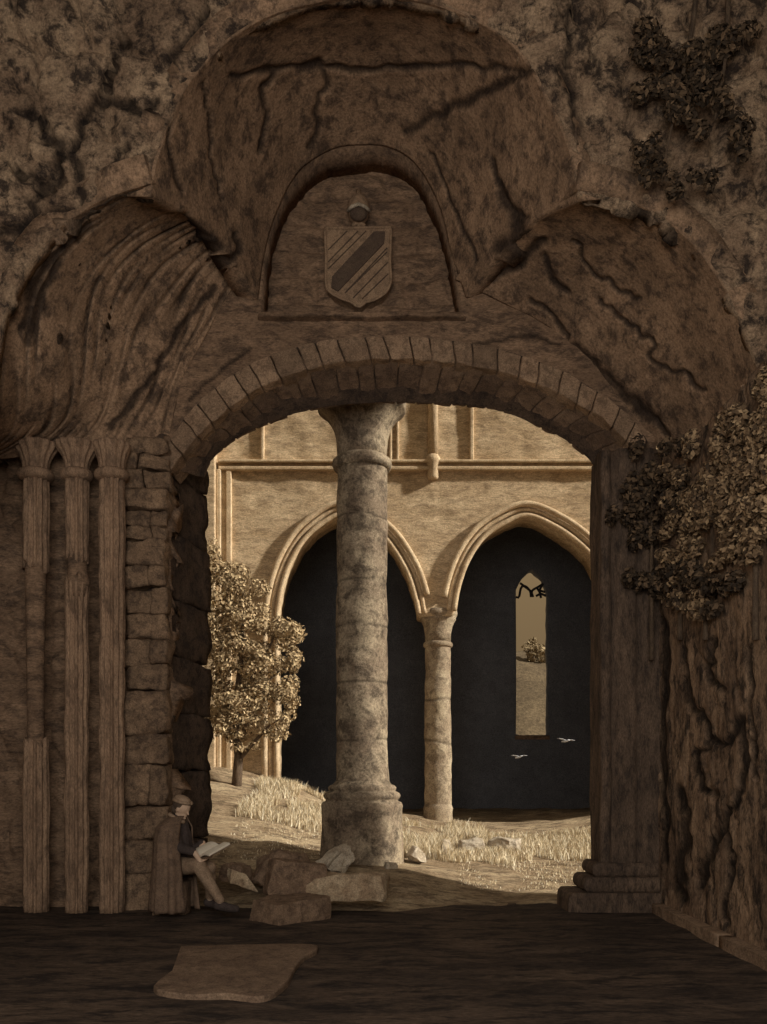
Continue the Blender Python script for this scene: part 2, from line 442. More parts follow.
# ---- the ruined vault webs
crC = [(wiggle(c, 5, i), w, .07) for i, (c, w) in enumerate([
    ([(274, 70), (263, 92), (266, 118), (259, 150)], 3.2), ([(318, 62), (326, 84), (315, 108), (319, 130), (309, 148)], 3.6),
    ([(176, 95), (170, 150), (182, 190)], 2.2), ([(205, 80), (212, 150), (222, 200)], 1.8), ([(404, 132), (440, 114), (490, 90), (548, 64)], 5.5),
    ([(493, 160), (500, 190), (506, 206), (528, 216)], 3.2), ([(234, 232), (240, 250), (232, 262)], 4), ([(190, 215), (212, 235), (228, 262)], 4),
    ([(430, 150), (450, 200), (478, 262)], 2.0), ([(500, 195), (520, 230), (500, 250)], 7), ([(230, 75), (300, 66), (360, 70), (440, 66), (520, 70)], 3.5)])]
vd = dnoise(.035, 1.1)
loft('ceiling', [(150, 196, 8.62), (160, 150, 8.62), (184, 90, 8.62), (222, 45, 8.62), (268, 16, 8.62), (330, 0, 8.62), (400, -2, 8.62), (462, 14, 8.62), (515, 48, 8.62), (550, 105, 8.62), (570, 150, 8.62), (584, 200, 8.62)],
     [(258, 300, 10.7), (264, 258, 10.7), (276, 214, 10.7), (298, 172, 10.7), (330, 150, 10.7), (360, 145, 10.7), (390, 148, 10.7), (418, 167, 10.7), (440, 207, 10.7), (452, 254, 10.7), (466, 298, 10.7)],
     170, 90, (0, 0, .22), M['vault'], vd, crC)
crD = [(wiggle(c, 6, i+20), w, .03) for i, (c, w) in enumerate([
    ([(20, 330), (45, 290), (62, 262), (40, 300), (28, 345)], 5), ([(30, 300), (50, 260), (90, 225)], 6), ([(110, 428), (150, 380), (180, 330), (215, 285)], 4)])]
loft('ceiling.001', [(-60, 470, 10.0), (-10, 440, 9.6), (2, 380, 9.1), (6, 310, 8.8), (28, 262, 8.66), (62, 224, 8.62), (105, 198, 8.62), (152, 184, 8.62)],
     [(168, 452, 10.72), (170, 436, 10.72), (178, 400, 10.72), (192, 362, 10.72), (208, 332, 10.72), (226, 300, 10.72), (246, 272, 10.72), (264, 254, 10.72)],
     150, 120, (-.05, .1, .12), M['vault'], dnoise(.05, 1.0), crD, stri=15)
crE = [(wiggle(c, 6, i+40), w, .07) for i, (c, w) in enumerate([
    ([(575, 240), (590, 268), (610, 282), (638, 300)], 2.6), ([(530, 300), (552, 316), (570, 345)], 2.6), ([(600, 300), (622, 318), (640, 334), (655, 345), (652, 360), (682, 372), (702, 392)], 3.0),
    ([(545, 258), (548, 275), (570, 292)], 4), ([(575, 345), (600, 372), (630, 400), (655, 418)], 7), ([(655, 420), (672, 440), (690, 448)], 3), ([(490, 282), (520, 262), (545, 240)], 5)])]
loft('ceiling.002', [(576, 190, 8.62), (620, 198, 8.62), (662, 216, 8.62), (696, 246, 8.62), (722, 280, 8.62), (742, 318, 8.62), (758, 362, 8.62), (775, 430, 8.7), (790, 500, 8.8)],
     [(455, 280, 10.72), (500, 302, 10.72), (540, 322, 10.72), (575, 350, 10.72), (602, 378, 10.72), (622, 402, 10.72), (640, 425, 10.72), (660, 452, 10.72), (670, 500, 10.72)],
     150, 110, (.1, .1, .12), M['vault'], dnoise(.05, 1.2), crE)

# ---- broken front of the vault (the pale crags above)
tre = c2([(590, 205), (577, 188), (572, 150), (553, 105), (518, 48), (462, 12), (400, -4), (330, -2), (268, 14), (222, 43), (182, 90), (157, 150), (150, 186)], 80)
lob_r = c2([(790, 470), (772, 410), (757, 362), (722, 280), (696, 246), (662, 216), (620, 198), (580, 192)], 50)
lob_l = c2([(150, 184), (105, 198), (62, 224), (28, 262), (6, 305), (-6, 380), (-20, 470)], 50)
outer = [(-160, 480), (-160, -160), (930, -160), (930, 480)]+lob_r+tre+lob_l
crF = [(wiggle(c, 9, i+60), w, .12) for i, (c, w) in enumerate([
    ([(124, 42), (112, 70), (104, 98), (82, 118), (76, 150), (82, 190), (74, 215)], 5), ([(20, 108), (45, 130), (60, 155), (48, 190)], 5), ([(20, 170), (45, 185), (30, 205), (52, 222)], 5),
    ([(205, 10), (195, 35), (170, 55), (172, 75)], 5), ([(230, 10), (218, 28)], 3), ([(105, 98), (140, 110), (158, 100)], 6), ([(0, 232), (50, 215), (100, 205), (150, 182)], 7), ([(125, 140), (118, 170), (128, 190), (100, 205)], 3),
    ([(560, 70), (575, 95), (580, 130), (592, 180)], 4), ([(590, 182), (620, 190), (650, 208), (664, 195), (680, 220)], 4), ([(566, 10), (572, 40), (566, 62)], 3), ([(672, 215), (690, 250), (705, 262)], 3)])]
def craggy(v):
    n = fbm(v*1.3, 6); e, c = cell(Vector((v.x*1.5, v.y, v.z*1.1))+Vector((n, n*.4, -n))*.35)
    return Vector((.05*n, -.06+.13*c+.10*n+.10*max(0, .12-e)/.12, .05*noise.noise(v*2)))
sheet('wall_front', outer, [], 3.2, 8.62, M['crag'], .14, craggy, crF, crisp=lob_r[::2]+tre[::2]+lob_l[::2])

# ---- left wall of the chamber, and unseen boxes added to block light
def struct_box(name, lo, hi, mat):
    bm = bmesh.new(); box(bm, lo, hi); return link(name, bm, mat, None, False, 'structure')
struct_box('light_block_top', (-5.2, -2, 10.1), (5.2, 11.4, 10.5), M['nave'])  # unseen slab added above the vault to stop sky light leaking in
struct_box('wall_left', (-5.1, -2, -.2), (-4.75, 12.0, 10.2), M['crag'])
struct_box('light_block_right', (5.1, -2, -.2), (5.4, 8.7, 10.2), M['crag'])  # unseen box added outside the right wall to block light

# ---- right wall, seen raking along it, cracked
bm = bmesh.new(); groove_shade = bm.verts.layers.float.new('groove_shade')
ny, nz = 190, 130; g = []
for i in range(ny):
    row = []
    for j in range(nz):
        y = 5+5.75*i/(ny-1); z = -.1+5.1*j/(nz-1)
        p = Vector((3.17, y, z)); n = fbm(p*1.7, 6); e, c = cell(Vector((3.3, y*1.6, z*.8))+Vector((0, n, n))*.4)
        v = bm.verts.new(p+Vector((-.022*n+.02*max(0, .06-e)/.06-.008*(1-c), 0, 0))); row.append(v)
    g.append(row)
for i in range(ny-1):
    for j in range(nz-1): bm.faces.new((g[i][j], g[i][j+1], g[i+1][j+1], g[i+1][j]))
crR = [(wiggle(c, 6, i+80), w, .09) for i, (c, w) in enumerate([
    ([(683, 650), (690, 700), (706, 720), (710, 742), (698, 755), (700, 780), (715, 795)], 3.4), ([(710, 742), (728, 742), (742, 720), (738, 790), (722, 822), (706, 860), (702, 885)], 4.5),
    ([(722, 822), (732, 860), (724, 905), (728, 925)], 3), ([(680, 790), (684, 830), (678, 870), (682, 900)], 6), ([(716, 640), (708, 670), (720, 690)], 4), ([(745, 650), (750, 700), (755, 780)], 3), ([(664, 620), (662, 720), (664, 860)], 4)])]
carve(bm, crR, groove_shade, Vector((1, 0, 0)))
o = link('wall_right', bm, M['rwall'], None, True, 'structure')
if sum(p.normal.x for p in o.data.polygons) > 0: o.data.flip_normals()
m = o.modifiers.new('thickness', 'SOLIDIFY'); m.thickness = .5; m.offset = -1
struct_box('wall_right.001', (3.17, -2, -.1), (3.67, 5.02, 5.0), M['rwall'])

# ---- chamber floor
bm = bmesh.new(); nx, ny = 110, 150; g = []
for i in range(nx):
    row = []
    for j in range(ny):
        p = Vector((-4.9+8.6*i/(nx-1), -2+14.0*j/(ny-1), 0))
        p.z = .018*fbm(p*1.6, 5)-.01; row.append(bm.verts.new(p))
    g.append(row)
for i in range(nx-1):
    for j in range(ny-1): bm.faces.new((g[i][j], g[i+1][j], g[i+1][j+1], g[i][j+1]))
link('floor', bm, M['floor'], None, True, 'structure')

# kerb along the right wall
k = bmesh.new()
for a in range(3):
    y0 = 4+a*2.08
    rough_block(k, (3.035, y0+.002, -.05), (3.16, y0+2.078, .10), .006, 14, a, .03)
tag(link('stone_kerb', k, M['vous_o'], None, True), 'long low stone kerb running along the foot of the right wall', 'kerb')

# ---- masonry strip and jamb left of the opening
wl = thing('stone_pier', 'coursed masonry strip between the fluted columns and the dark jamb', 'pier', P(145, 908, 10.45))
bm = bmesh.new(); rr = random.Random(4)
ys = [914, 872, 838, 806, 764, 735, 690, 664, 640, 612, 588, 566, 541, 527, 510, 490, 470, 455, 436]
for i in range(len(ys)-1):
    xs = [124, 168] if rr.random() < .55 else [124, rr.uniform(138, 154), 168]
    for a, b in zip(xs[:-1], xs[1:]):
        d = rr.uniform(-.05, .05)
        lo, hi = P(a+.4, ys[i], 10.5), P(b-.4, ys[i+1]+.8, 10.5)
        rough_block(bm, (lo.x, 10.45+d, lo.z), (hi.x, 10.78, hi.z), .055, 8, i*3.1, .25)
link('masonry', bm, M['masonry'], wl, True)
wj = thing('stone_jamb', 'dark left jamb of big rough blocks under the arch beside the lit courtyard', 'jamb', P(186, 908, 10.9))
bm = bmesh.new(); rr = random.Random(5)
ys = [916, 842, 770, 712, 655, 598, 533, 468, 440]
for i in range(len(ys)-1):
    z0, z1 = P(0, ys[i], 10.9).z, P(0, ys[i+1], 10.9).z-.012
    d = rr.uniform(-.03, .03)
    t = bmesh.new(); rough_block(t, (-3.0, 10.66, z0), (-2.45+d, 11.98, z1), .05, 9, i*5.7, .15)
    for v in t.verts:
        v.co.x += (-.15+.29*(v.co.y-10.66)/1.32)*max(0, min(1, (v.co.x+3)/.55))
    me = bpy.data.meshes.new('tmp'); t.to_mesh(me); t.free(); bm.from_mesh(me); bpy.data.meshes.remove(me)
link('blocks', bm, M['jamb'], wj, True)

# ---- right pier with stepped base, and the plain jamb behind
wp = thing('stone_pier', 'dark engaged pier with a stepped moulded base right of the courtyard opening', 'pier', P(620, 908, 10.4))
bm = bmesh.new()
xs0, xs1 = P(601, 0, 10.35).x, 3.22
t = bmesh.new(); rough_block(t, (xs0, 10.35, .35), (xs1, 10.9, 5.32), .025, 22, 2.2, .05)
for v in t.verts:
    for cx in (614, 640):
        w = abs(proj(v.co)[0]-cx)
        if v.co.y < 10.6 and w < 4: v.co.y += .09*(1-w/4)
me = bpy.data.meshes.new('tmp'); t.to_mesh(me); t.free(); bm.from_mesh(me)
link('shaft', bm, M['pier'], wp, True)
bm = bmesh.new()
for (ya, yb, ex) in ((914, 893, .41), (893, 878, .22), (878, 864, .11)):
    za, zb = P(0, ya, 10.2).z, P(0, yb, 10.2).z
    prof = []
    n = 8
    rows = []
    for i in range(n+1):
        tt = i/n; b_ = math.sin(math.pi*tt)**.5*.05 if ex < .4 else .05*math.sqrt(max(0, 1-(2*max(tt, .5)-1)**2))
        e = ex-.05+b_; z = za+(zb-za)*tt
        rows.append([bm.verts.new(p) for p in ((xs0-e, 10.35-min(e, .3)*.6, z), (xs1-.08, 10.35-min(e, .3)*.6, z), (xs1-.08, 10.85, z), (xs0-e, 10.85, z))])
    for i in range(n):
        for q in range(4): bm.faces.new((rows[i][q], rows[i][(q+1) % 4], rows[i+1][(q+1) % 4], rows[i+1][q]))
    bm.faces.new(rows[0][::-1]); bm.faces.new(rows[-1])
link('base', bm, M['pier'], wp, False)
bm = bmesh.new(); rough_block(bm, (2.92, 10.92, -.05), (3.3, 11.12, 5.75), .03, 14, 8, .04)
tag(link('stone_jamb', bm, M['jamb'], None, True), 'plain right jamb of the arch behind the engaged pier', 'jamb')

# ---- clustered fluted columns at far left
def fluted(x, label, breaks, hw, cap_hw, top=443):
    Y = 10.25; k = Y/F; c = P(x, 0, Y)
    t = thing('fluted_column', label, 'column', (c.x, Y, 0), 'fluted columns at the left wall')
    Z = lambda y: P(0, y, Y).z
    bm = bmesh.new()
    segs = []
    cur = 912
    for (b0, b1) in breaks: segs.append((cur, b0)); cur = b1
    segs.append((cur, 478))
    for a, b in segs:
        n = max(6, int((a-b)/9)); r = hw*k
        prof = [(Z(a+(b-a)*i/n), r) for i in range(n+1)]
        rings = lathe(bm, prof, (c.x, Y), 72, 12, .25, .02)
        if a != 912:
            for v in rings[0]: v.co.z += .14*noise.noise(v.co*9)
        if b != 478:
            for v in rings[-1]: v.co.z += .18*noise.noise(v.co*9)
    link('shaft', bm, M['shaft'], t, True)
    for (b0, b1) in breaks:
        bm = bmesh.new()
        lathe(bm, [(Z(b0+16), hw*k*.72), (Z(b0), hw*k*.8), (Z((b0+b1)/2), hw*k*.72), (Z(b1), hw*k*.8), (Z(b1-16), hw*k*.7)], (c.x, Y), 24, 0, 0, .05)
        link('core', bm, M['back'], t, True)
    bm = bmesh.new()
    lathe(bm, [(Z(481), hw*k*1.0), (Z(478.5), hw*k*1.32), (Z(475.5), hw*k*1.4), (Z(472), hw*k*1.3), (Z(470), hw*k*1.0)], (c.x, Y), 40, 0, 0, .006)
    link('neck_ring', bm, M['shaft'], t, True)
    bm = bmesh.new()
    pr = [(Z(471), hw*k*.98)]
    for i in range(9):
        u = i/8; pr.append((Z(470-20*u), (hw+(cap_hw-hw)*u**1.9)*k))
    pr += [(Z(449), cap_hw*k*1.02), (Z(446.5), cap_hw*k*1.06), (Z(444), cap_hw*k*1.03), (Z(top), cap_hw*k*.9)]
    lathe(bm, pr, (c.x, Y), 72, 14, .12, .012)
    link('capital', bm, M['shaft'], t, True)
    return t
fluted(36, 'leftmost fluted column, its shaft broken away below mid height', [(742, 568)], 13, 21)
fluted(77, 'middle fluted column of the left cluster, notched high on the shaft', [(582, 562)], 11.5, 20)
fluted(112, 'complete fluted column nearest the masonry strip and the seated reader', [], 12.5, 18)
# rubble wall between and behind them, with the thin edge shafts
def rub(v):
    n = fbm(v*2.2, 6); e, c = cell(Vector((v.x*2.6, 0, v.z*2.0))+Vector((n, 0, n))*.3)
    return Vector((0, .06*n+.08*max(0, .12-e)/.12+.07*c, 0))
sheet('wall_corner', [(-30, 435), (170, 435), (170, 925), (-30, 925)], [], 3.2, 10.62, M['back'], .3, rub)

# ---- the free-standing column under the crown of the arch
def column(name, label, x, Y, prof_base, prof_shaft, prof_ring, prof_cap, wob, mat, joints, abacus=None, ringname='neck_ring', grow=.0):
    k = Y/F; c = P(x, 0, Y); Z = lambda y: P(0, y, Y).z
    t = thing(name, label, 'column', (c.x, Y, Z(prof_base[0][0])))
    bm = bmesh.new(); lathe(bm, [(Z(a), b*k) for a, b in prof_base], (c.x, Y), 56, 0, 0, wob*.3); link('base', bm, mat, t, True)
    bm = bmesh.new(); pr = []; groove_shade = bm.verts.layers.float.new('groove_shade')
    y0, y1 = prof_shaft[0][0], prof_shaft[-1][0]; n = 150
    for i in range(n+1):
        y = y0+(y1-y0)*i/n
        for (a, ra), (b, rb) in zip(prof_shaft[:-1], prof_shaft[1:]):
            if a >= y >= b: r = ra+(rb-ra)*(a-y)/(a-b)
        pr.append((Z(y), r*k))
    rings = lathe(bm, pr, (c.x, Y), 64, 0, 0, wob)
    for j_, jy in enumerate(joints):
        for rg in rings:
            for v in rg:
                yy = jy+4*noise.noise(Vector((v.co.x*2, v.co.y*2, j_*3.0)))
                d = abs(proj(Vector((v.co.x, Y, v.co.z)))[1]-yy)
                if d < 2:
                    q = 1-d/2; v[groove_shade] = q*.8
                    v.co.x -= (v.co.x-c.x)*.03*q; v.co.y -= (v.co.y-Y)*.03*q
    link('shaft', bm, mat, t, True)
    bm = bmesh.new(); lathe(bm, [(Z(a), b*k) for a, b in prof_ring], (c.x, Y), 56, 0, 0, wob*.4); link('neck_ring', bm, mat, t, True)
    bm = bmesh.new(); lathe(bm, [(Z(a), b*k) for a, b in prof_cap], (c.x, Y), 56, 0, 0, wob*.6); link('capital', bm, mat, t, True)
    if abacus:
        hw, ya, yb = abacus
        bm = bmesh.new(); rough_block(bm, (c.x-hw*k, Y-hw*k, Z(ya)), (c.x+hw*k, Y+hw*k, Z(yb)), .015, 8, 2, .1); link('abacus', bm, mat, t, True)
    return t
column('stone_column', 'thick weathered round column standing in the middle of the archway', 362, 12.5,
       [(880, 42), (862, 42), (850, 41.5), (830, 40.5), (815, 40), (809, 40.5), (805, 41), (802, 39.5), (801, 36.5), (799.5, 36), (798, 38), (795.5, 38.8), (793, 37.5), (791.5, 34.5), (790.5, 33), (789.5, 33.8), (787.5, 34.2), (785.5, 32.5), (784, 29), (781, 27)],
       [(786, 27), (774, 26), (630, 25.5), (466, 25)],
       [(471, 25), (469.5, 28.5), (466, 30), (462, 29.5), (459, 26), (458, 24.5)],
       [(462, 24.5), (450, 25), (440, 26), (431, 28.5), (424, 32), (418, 36.5), (414, 40), (412.5, 43), (411, 44.2), (404, 44.6), (402.5, 43.5)], .02, M['column'], [520, 583, 628, 683, 740])
bm = bmesh.new(); rough_block(bm, (-.8, 11.25, 6.73), (.25, 12.9, 7.5), .015, 8, 12, .05)
link('trim_2', bm, M['vous_i'], None, True, 'structure')

# ================================================================== the courtyard
YF = 18.0
left_in = c2([(277, 640), (279, 605), (288, 570), (304, 541), (324, 523), (343, 515), (366, 524), (387, 541), (406, 571), (415, 598), (418, 614)], 70)
right_in = c2([(455, 611), (459, 588), (468, 562), (483, 539), (502, 525), (527, 516), (555, 527), (577, 542), (594, 560), (606, 590), (611, 625)], 70)
hole = [(277, 905)]+left_in+[(421, 616), (453, 616)]+right_in+[(611, 905)]
sheet('wall_court', [(40, 900), (40, 300), (800, 300), (800, 900)], [hole], 3, YF, M['court'], .8, dnoise(.03, 1.5), crisp=hole)
def moulding(curve, label, foot_l, foot_r, group):
    t = thing('arch_moulding', label, 'moulding', P(sum(a for a, b in curve)/len(curve), 620, YF-.05), group)
    def off(d):
        out = []
        for i, (a, b) in enumerate(curve):
            p, q = curve[max(i-1, 0)], curve[min(i+1, len(curve)-1)]
            tx, ty = q[0]-p[0], q[1]-p[1]; l = math.hypot(tx, ty)
            out.append((a+ty/l*d, b-tx/l*d))
        return out
    for nm, d, r, dy in (('inner_roll', .8, .05, 0), ('middle_roll', 6.5, .045, .03), ('outer_roll', 12.5, .06, -.02)):
        c = off(d)
        if foot_l: c = [(c[0][0], foot_l)]+[(c[0][0], foot_l+(c[0][1]-foot_l)*u) for u in (.33, .66)]+c
        if nm == 'outer_roll' and not foot_l: c = c[3:]
        if nm == 'outer_roll' and foot_l: c = c[:-4]
        bm = bmesh.new(); tube(bm, [P(a, b, YF-.06+dy) for a, b in c], r, 10); link(nm, bm, M['mould'], t, True)
moulding(left_in, 'pointed arch moulding on the courtyard wall behind the thick column', 790, None, 'courtyard arch mouldings')
moulding(right_in, 'right pointed arch moulding framing the lancet window beyond', None, None, 'courtyard arch mouldings')
column('slender_column', 'slender pale round column between the two pointed courtyard arches', 438, 18.35,
       [(836, 14.5), (824, 14.5), (812, 14.2), (808, 15), (806, 14), (804, 13.5)], [(805, 13.5), (720, 13.2), (646, 12.6)],
       [(648, 12.6), (647, 14.4), (645, 14.9), (643, 14.2), (642, 12.6)],
       [(643, 12.8), (634, 13), (627, 14.5), (622, 16.5), (620, 18.2), (618.5, 17.4), (617, 18.6), (614.5, 19.4), (611, 19)], .022, M['columnfar'], [700, 742])
# string course, frames and shafts on the courtyard wall
def strip(name, x0, x1, y0, y1, prof, mat=M['mould'], kind='structure'):
    bm = bmesh.new()
    for (a, b, d) in prof:
        if x1-x0 > y1-y0: lo, hi = P(x0, y0+(y1-y0)*b, YF), P(x1, y0+(y1-y0)*a, YF)
        else: lo, hi = P(x0+(x1-x0)*a, y1, YF), P(x0+(x1-x0)*b, y0, YF)
        box(bm, (lo.x, YF-d, lo.z), (hi.x, YF+.1, hi.z))
    return link(name, bm, mat, None, False, kind, bevel=.02)
strip('trim_3', 219, 800, 461.5, 471.5, [(0, .3, .14), (.3, .62, .06), (.62, 1, .11)])
strip('trim_4', 217, 232, 471, 790, [(0, .32, .13), (.32, .62, .05), (.62, 1, .09)])
strip('trim_5', 261, 264.5, 300, 462, [(0, 1, .07)])
strip('trim_6', 389, 399, 300, 462, [(0, .3, .07), (.7, 1, .07)])
strip('trim_7', 469.5, 473.5, 300, 462, [(0, 1, .07)])
def wshaft(x, label):
    c = P(x, 478, YF-.05); t = thing('wall_shaft', label, 'shaft', c)
    k = YF/F; Z = lambda y: P(0, y, YF).z
    bm = bmesh.new(); lathe(bm, [(Z(460), 5.2*k), (Z(300), 4.8*k)], (c.x, YF-.04), 20); link('shaft', bm, M['mould'], t, True)
    bm = bmesh.new(); lathe(bm, [(Z(480), 4.6*k), (Z(478), 5.4*k), (Z(467), 5.6*k), (Z(464), 7.4*k), (Z(460), 7.6*k), (Z(456), 5.4*k)], (c.x, YF-.04), 20); link('corbel', bm, M['mould'], t, True)
wshaft(433, 'thin wall shaft ending in a corbel on the courtyard string course')
strip('trim_8', 196, 217, 300, 800, [(0, 1, .25)], M['court'])

# nave interior beyond the arches: walls with the shade put into their colour, a lancet, a ceiling
lan = c2([(516, 590), (521, 580), (527, 573), (532, 569), (537, 573), (543, 580), (548, 592)], 24)
lan = [(516, 735)]+[(516, 735-145*i/10) for i in range(1, 10)]+lan+[(548, 592+143*i/10) for i in range(1, 11)]
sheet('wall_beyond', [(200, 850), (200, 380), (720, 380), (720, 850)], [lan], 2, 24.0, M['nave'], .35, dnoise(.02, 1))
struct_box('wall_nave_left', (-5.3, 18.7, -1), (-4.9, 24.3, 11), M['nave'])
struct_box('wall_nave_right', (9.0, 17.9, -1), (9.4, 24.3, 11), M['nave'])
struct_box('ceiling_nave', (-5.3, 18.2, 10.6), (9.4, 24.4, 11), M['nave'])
win = bpy.data.objects.new('window_1', None); COL.objects.link(win); win.location = P(532, 738, 24.1); win['kind'] = 'structure'
bm = bmesh.new(); lo, hi = P(515, 739.5, 24), P(549, 735.5, 24); box(bm, (lo.x, 23.9, lo.z), (hi.x, 24.3, hi.z)); link('sill', bm, M['back'], win, False)
bm = bmesh.new()
for pts in ([(516, 597), (519, 597), (521, 588), (525, 586), (530, 591), (531, 597)], [(533, 597), (532, 591), (538, 587), (543, 584)], [(520, 583), (524, 586), (532, 592)],
            [(537, 588), (540, 593), (541, 598)], [(536, 596), (541, 594), (546, 596)], [(543, 584), (540, 590), (545, 592)]):
    tube(bm, [P(a, b, 24.1) for a, b in c2(pts, 14)], .032, 8)
link('tracery', bm, M['lead'], win, True)

# ---- ground: bank rising to the left and back, running on under the nave
prof = [(-8, 2.1), (-3.5, 1.78), (-2.4, 1.55), (-1.67, 1.38), (-1.0, 1.05), (.3, .78), (1.07, .62), (1.75, .55), (2.9, .56), (4.1, .72), (9.5, .9)]
def gz(x, y):
    for (a, za), (b, zb) in zip(prof[:-1], prof[1:]):
        if a <= x <= b: base = za+(zb-za)*(x-a)/(b-a); break
    else: base = prof[0][1] if x < prof[0][0] else prof[-1][1]
    if y > 18: base = base+(.62-base)*min(1, (y-18)/4) if x < 1 else base+(.66-base)*min(1, (y-18)/5)
    t = max(0, min(1, (y-10.75)/7.25)); t = t**.9
    z = base*t-.05*max(0, min(1, (11.2-y)/.9))
    d = math.hypot(x+.5, (y-11.8)*.8); z += .20*math.exp(-(d/1.0)**2)
    d = math.hypot(x-.9, (y-13.2)*.8); z += .08*math.exp(-(d/.9)**2)
    n = fbm(Vector((x*.9, y*1.1, 0)), 5)
    return z+.06*n*min(1, max(0, (y-10.6)*2))
bm = bmesh.new(); nx, ny = 170, 150; g = []
for i in range(nx):
    row = []
    for j in range(ny):
        x = -8+17.3*i/(nx-1); y = 10.3+14.8*(j/(ny-1))**1.25
        row.append(bm.verts.new((x, y, gz(x, y))))
    g.append(row)
for i in range(nx-1):
    for j in range(ny-1): bm.faces.new((g[i][j], g[i+1][j], g[i+1][j+1], g[i][j+1]))
link('ground', bm, M['ground'], None, True, 'structure')
struct_box('ground_far', (-60, -40, -1.2), (60, 90, -.9), M['ground'])

bm = bmesh.new(); g = []
for i in range(60):
    row = []
    for j in range(24):
        x = -14+44*i/59; y = 38+16*j/23; t = math.sin(math.pi*min(1, (y-38)/16)*.5)
        row.append(bm.verts.new((x, y, -1+(9.9+.6*noise.noise(Vector((x*.11, 3, 0))))*t+.35*fbm(Vector((x*.5, y*.5, 1)), 4))))
    g.append(row)
for i in range(59):
    for j in range(23): bm.faces.new((g[i][j], g[i+1][j], g[i+1][j+1], g[i][j+1]))
link('ground_hill', bm, M['hill'], None, True, 'structure')

# ---- grass
def blades(spec, seed):
    rr = random.Random(seed); bm = bmesh.new()
    for (x0, x1, y0, y1, n, h) in spec:
        for _ in range(n):
            x, y = rr.uniform(x0, x1), rr.uniform(y0, y1)
            if noise.noise(Vector((x*2.1, y*1.3, 4.5))) < -.25: continue
            z = gz(x, y)-.02; a = rr.uniform(0, math.pi); hh = h*rr.uniform(.5, 1.3); w = rr.uniform(.004, .009)
            d = Vector((math.cos(a), math.sin(a), 0))*w; lean = Vector((rr.uniform(-.5, .5), rr.uniform(-.4, .4), 0))*hh
            p = Vector((x, y, z)); q = p+Vector((0, 0, hh*.6))+lean*.35; e = p+Vector((0, 0, hh))+lean
            v = [bm.verts.new(s) for s in (p-d, p+d, q+d*.7, q-d*.7, e)]
            bm.faces.new((v[0], v[1], v[2], v[3])); bm.faces.new((v[3], v[2], v[4]))
    return bm
bm = blades([(-2.4, -.75, 14.6, 17.6, 8000, .17), (.15, 1.9, 12.9, 16.6, 8000, .14), (.25, 1.0, 12.9, 14.6, 2600, .24), (1.2, 1.9, 15.2, 17.2, 1500, .2), (1.6, 4.2, 13.6, 16.2, 9000, .14), (1.0, 3.6, 11.6, 13.6, 3000, .05), (-2.3, -.8, 12.4, 14.6, 900, .05)], 11)
tag(link('grass', bm, M['grass'], None, False, recalc=False), 'pale dry grass growing over the courtyard bank', 'grass', None, 'stuff')

# ---- rubble
def facet(v, seed):
    e, c = cell(v*2.6+Vector((seed, seed*2, 0))); return c
def rock(name, label, cx, cy, Y, w, h, d, rot, mat, seed, shear=0.0, taper=0.0, tilt=0.0, sink=.03, cat='stone', top=None, group='fallen rubble', rough=1.0):
    """(cx,cy) is where the stone's foot shows; w,h,d in metres"""
    base = P(cx, cy, Y)
    if Y > 10.8: base.z = min(base.z, gz(base.x, Y)+.02)
    bm = bmesh.new(); rough_block(bm, (-w/2, -d/2, 0), (w/2, d/2, h), min(w, h)*.26*rough, 10, seed, .3*rough)
    for v in bm.verts:
        tz = v.co.z/h
        v.co.x = v.co.x*(1-taper*tz)+shear*tz
        v.co.y *= (1-taper*.5*tz)
        c = facet(v.co, seed); v.co *= 1-.3*rough*(c-.4)
        if top: v.co.z += top*(v.co.x/w)*tz
    rm = Matrix.Rotation(rot, 3, 'Z') @ Matrix.Rotation(tilt, 3, 'Y')
    for v in bm.verts: v.co = rm @ v.co
    mn = min(v.co.z for v in bm.verts)
    for v in bm.verts: v.co += base+Vector((0, 0, -mn-sink))
    me_o = link(name, bm, mat, None, False)
    return tag(me_o, label, cat, group)
rock('stone_block', 'square-cut dark block with a pale top edge behind the front wedge stone', 292, 897, 10.3, .66, .40, .5, .3, M['rockdark'], 1.0, .02, .05, tilt=.10, rough=.4)
rock('stone_slab', 'flat slab with a bright worn top lying at the foot of the thick column', 348, 899, 10.35, .92, .30, .5, -.06, M['rock'], 2.0, 0, .05, top=.04, rough=.5)
rock('stone_wedge', 'wedge-shaped stone lying foremost in the rubble heap', 290, 920, 9.75, .72, .25, .60, .75, M['rockdark'], 3.0, .03, .08, tilt=-.05, rough=.4)
rock('boulder', 'rounded dark boulder at the back of the rubble heap left of the column', 282, 870, 11.1, .95, .36, .6, .1, M['rockdark'], 4.0, .05, .5)
rock('stone_shard', 'pale leaning shard propped against the left of the column base', 330, 870, 11.3, .42, .32, .3, .5, M['pale'], 5.0, .10, .5, .35)
rock('stone_fragment', 'small pale bent fragment on the ground right of the reader', 243, 892, 10.12, .38, .17, .26, .4, M['rock'], 6.0, -.12, .45, .25)
rock('stone_fragment', 'pale tilted fragment in the grass right of the thick column base', 414, 860, 12.5, .30, .20, .22, .7, M['pale'], 7.0, .05, .3, .4)
rock('stone_fragment', 'small white upright fragment at the foot of the slender column', 446, 853, 13.6, .17, .22, .16, .2, M['pale'], 8.0, .02, .4)
rock('stone_slab', 'short flat pale stone lying in the grass right of the slender column', 471, 847, 14.2, .40, .17, .3, .1, M['pale'], 9.0, 0, .1)
rock('stone_slab', 'long flat pale stone in the grass, rightmost of the two beside the slender column', 502, 843, 14.6, .58, .20, .36, -.12, M['pale'], 10.0, .03, .15)
rock('stone_fragment', 'little pale chip just right of the thick column base', 391, 867, 11.9, .18, .10, .14, .3, M['pale'], 11.0, 0, .3)
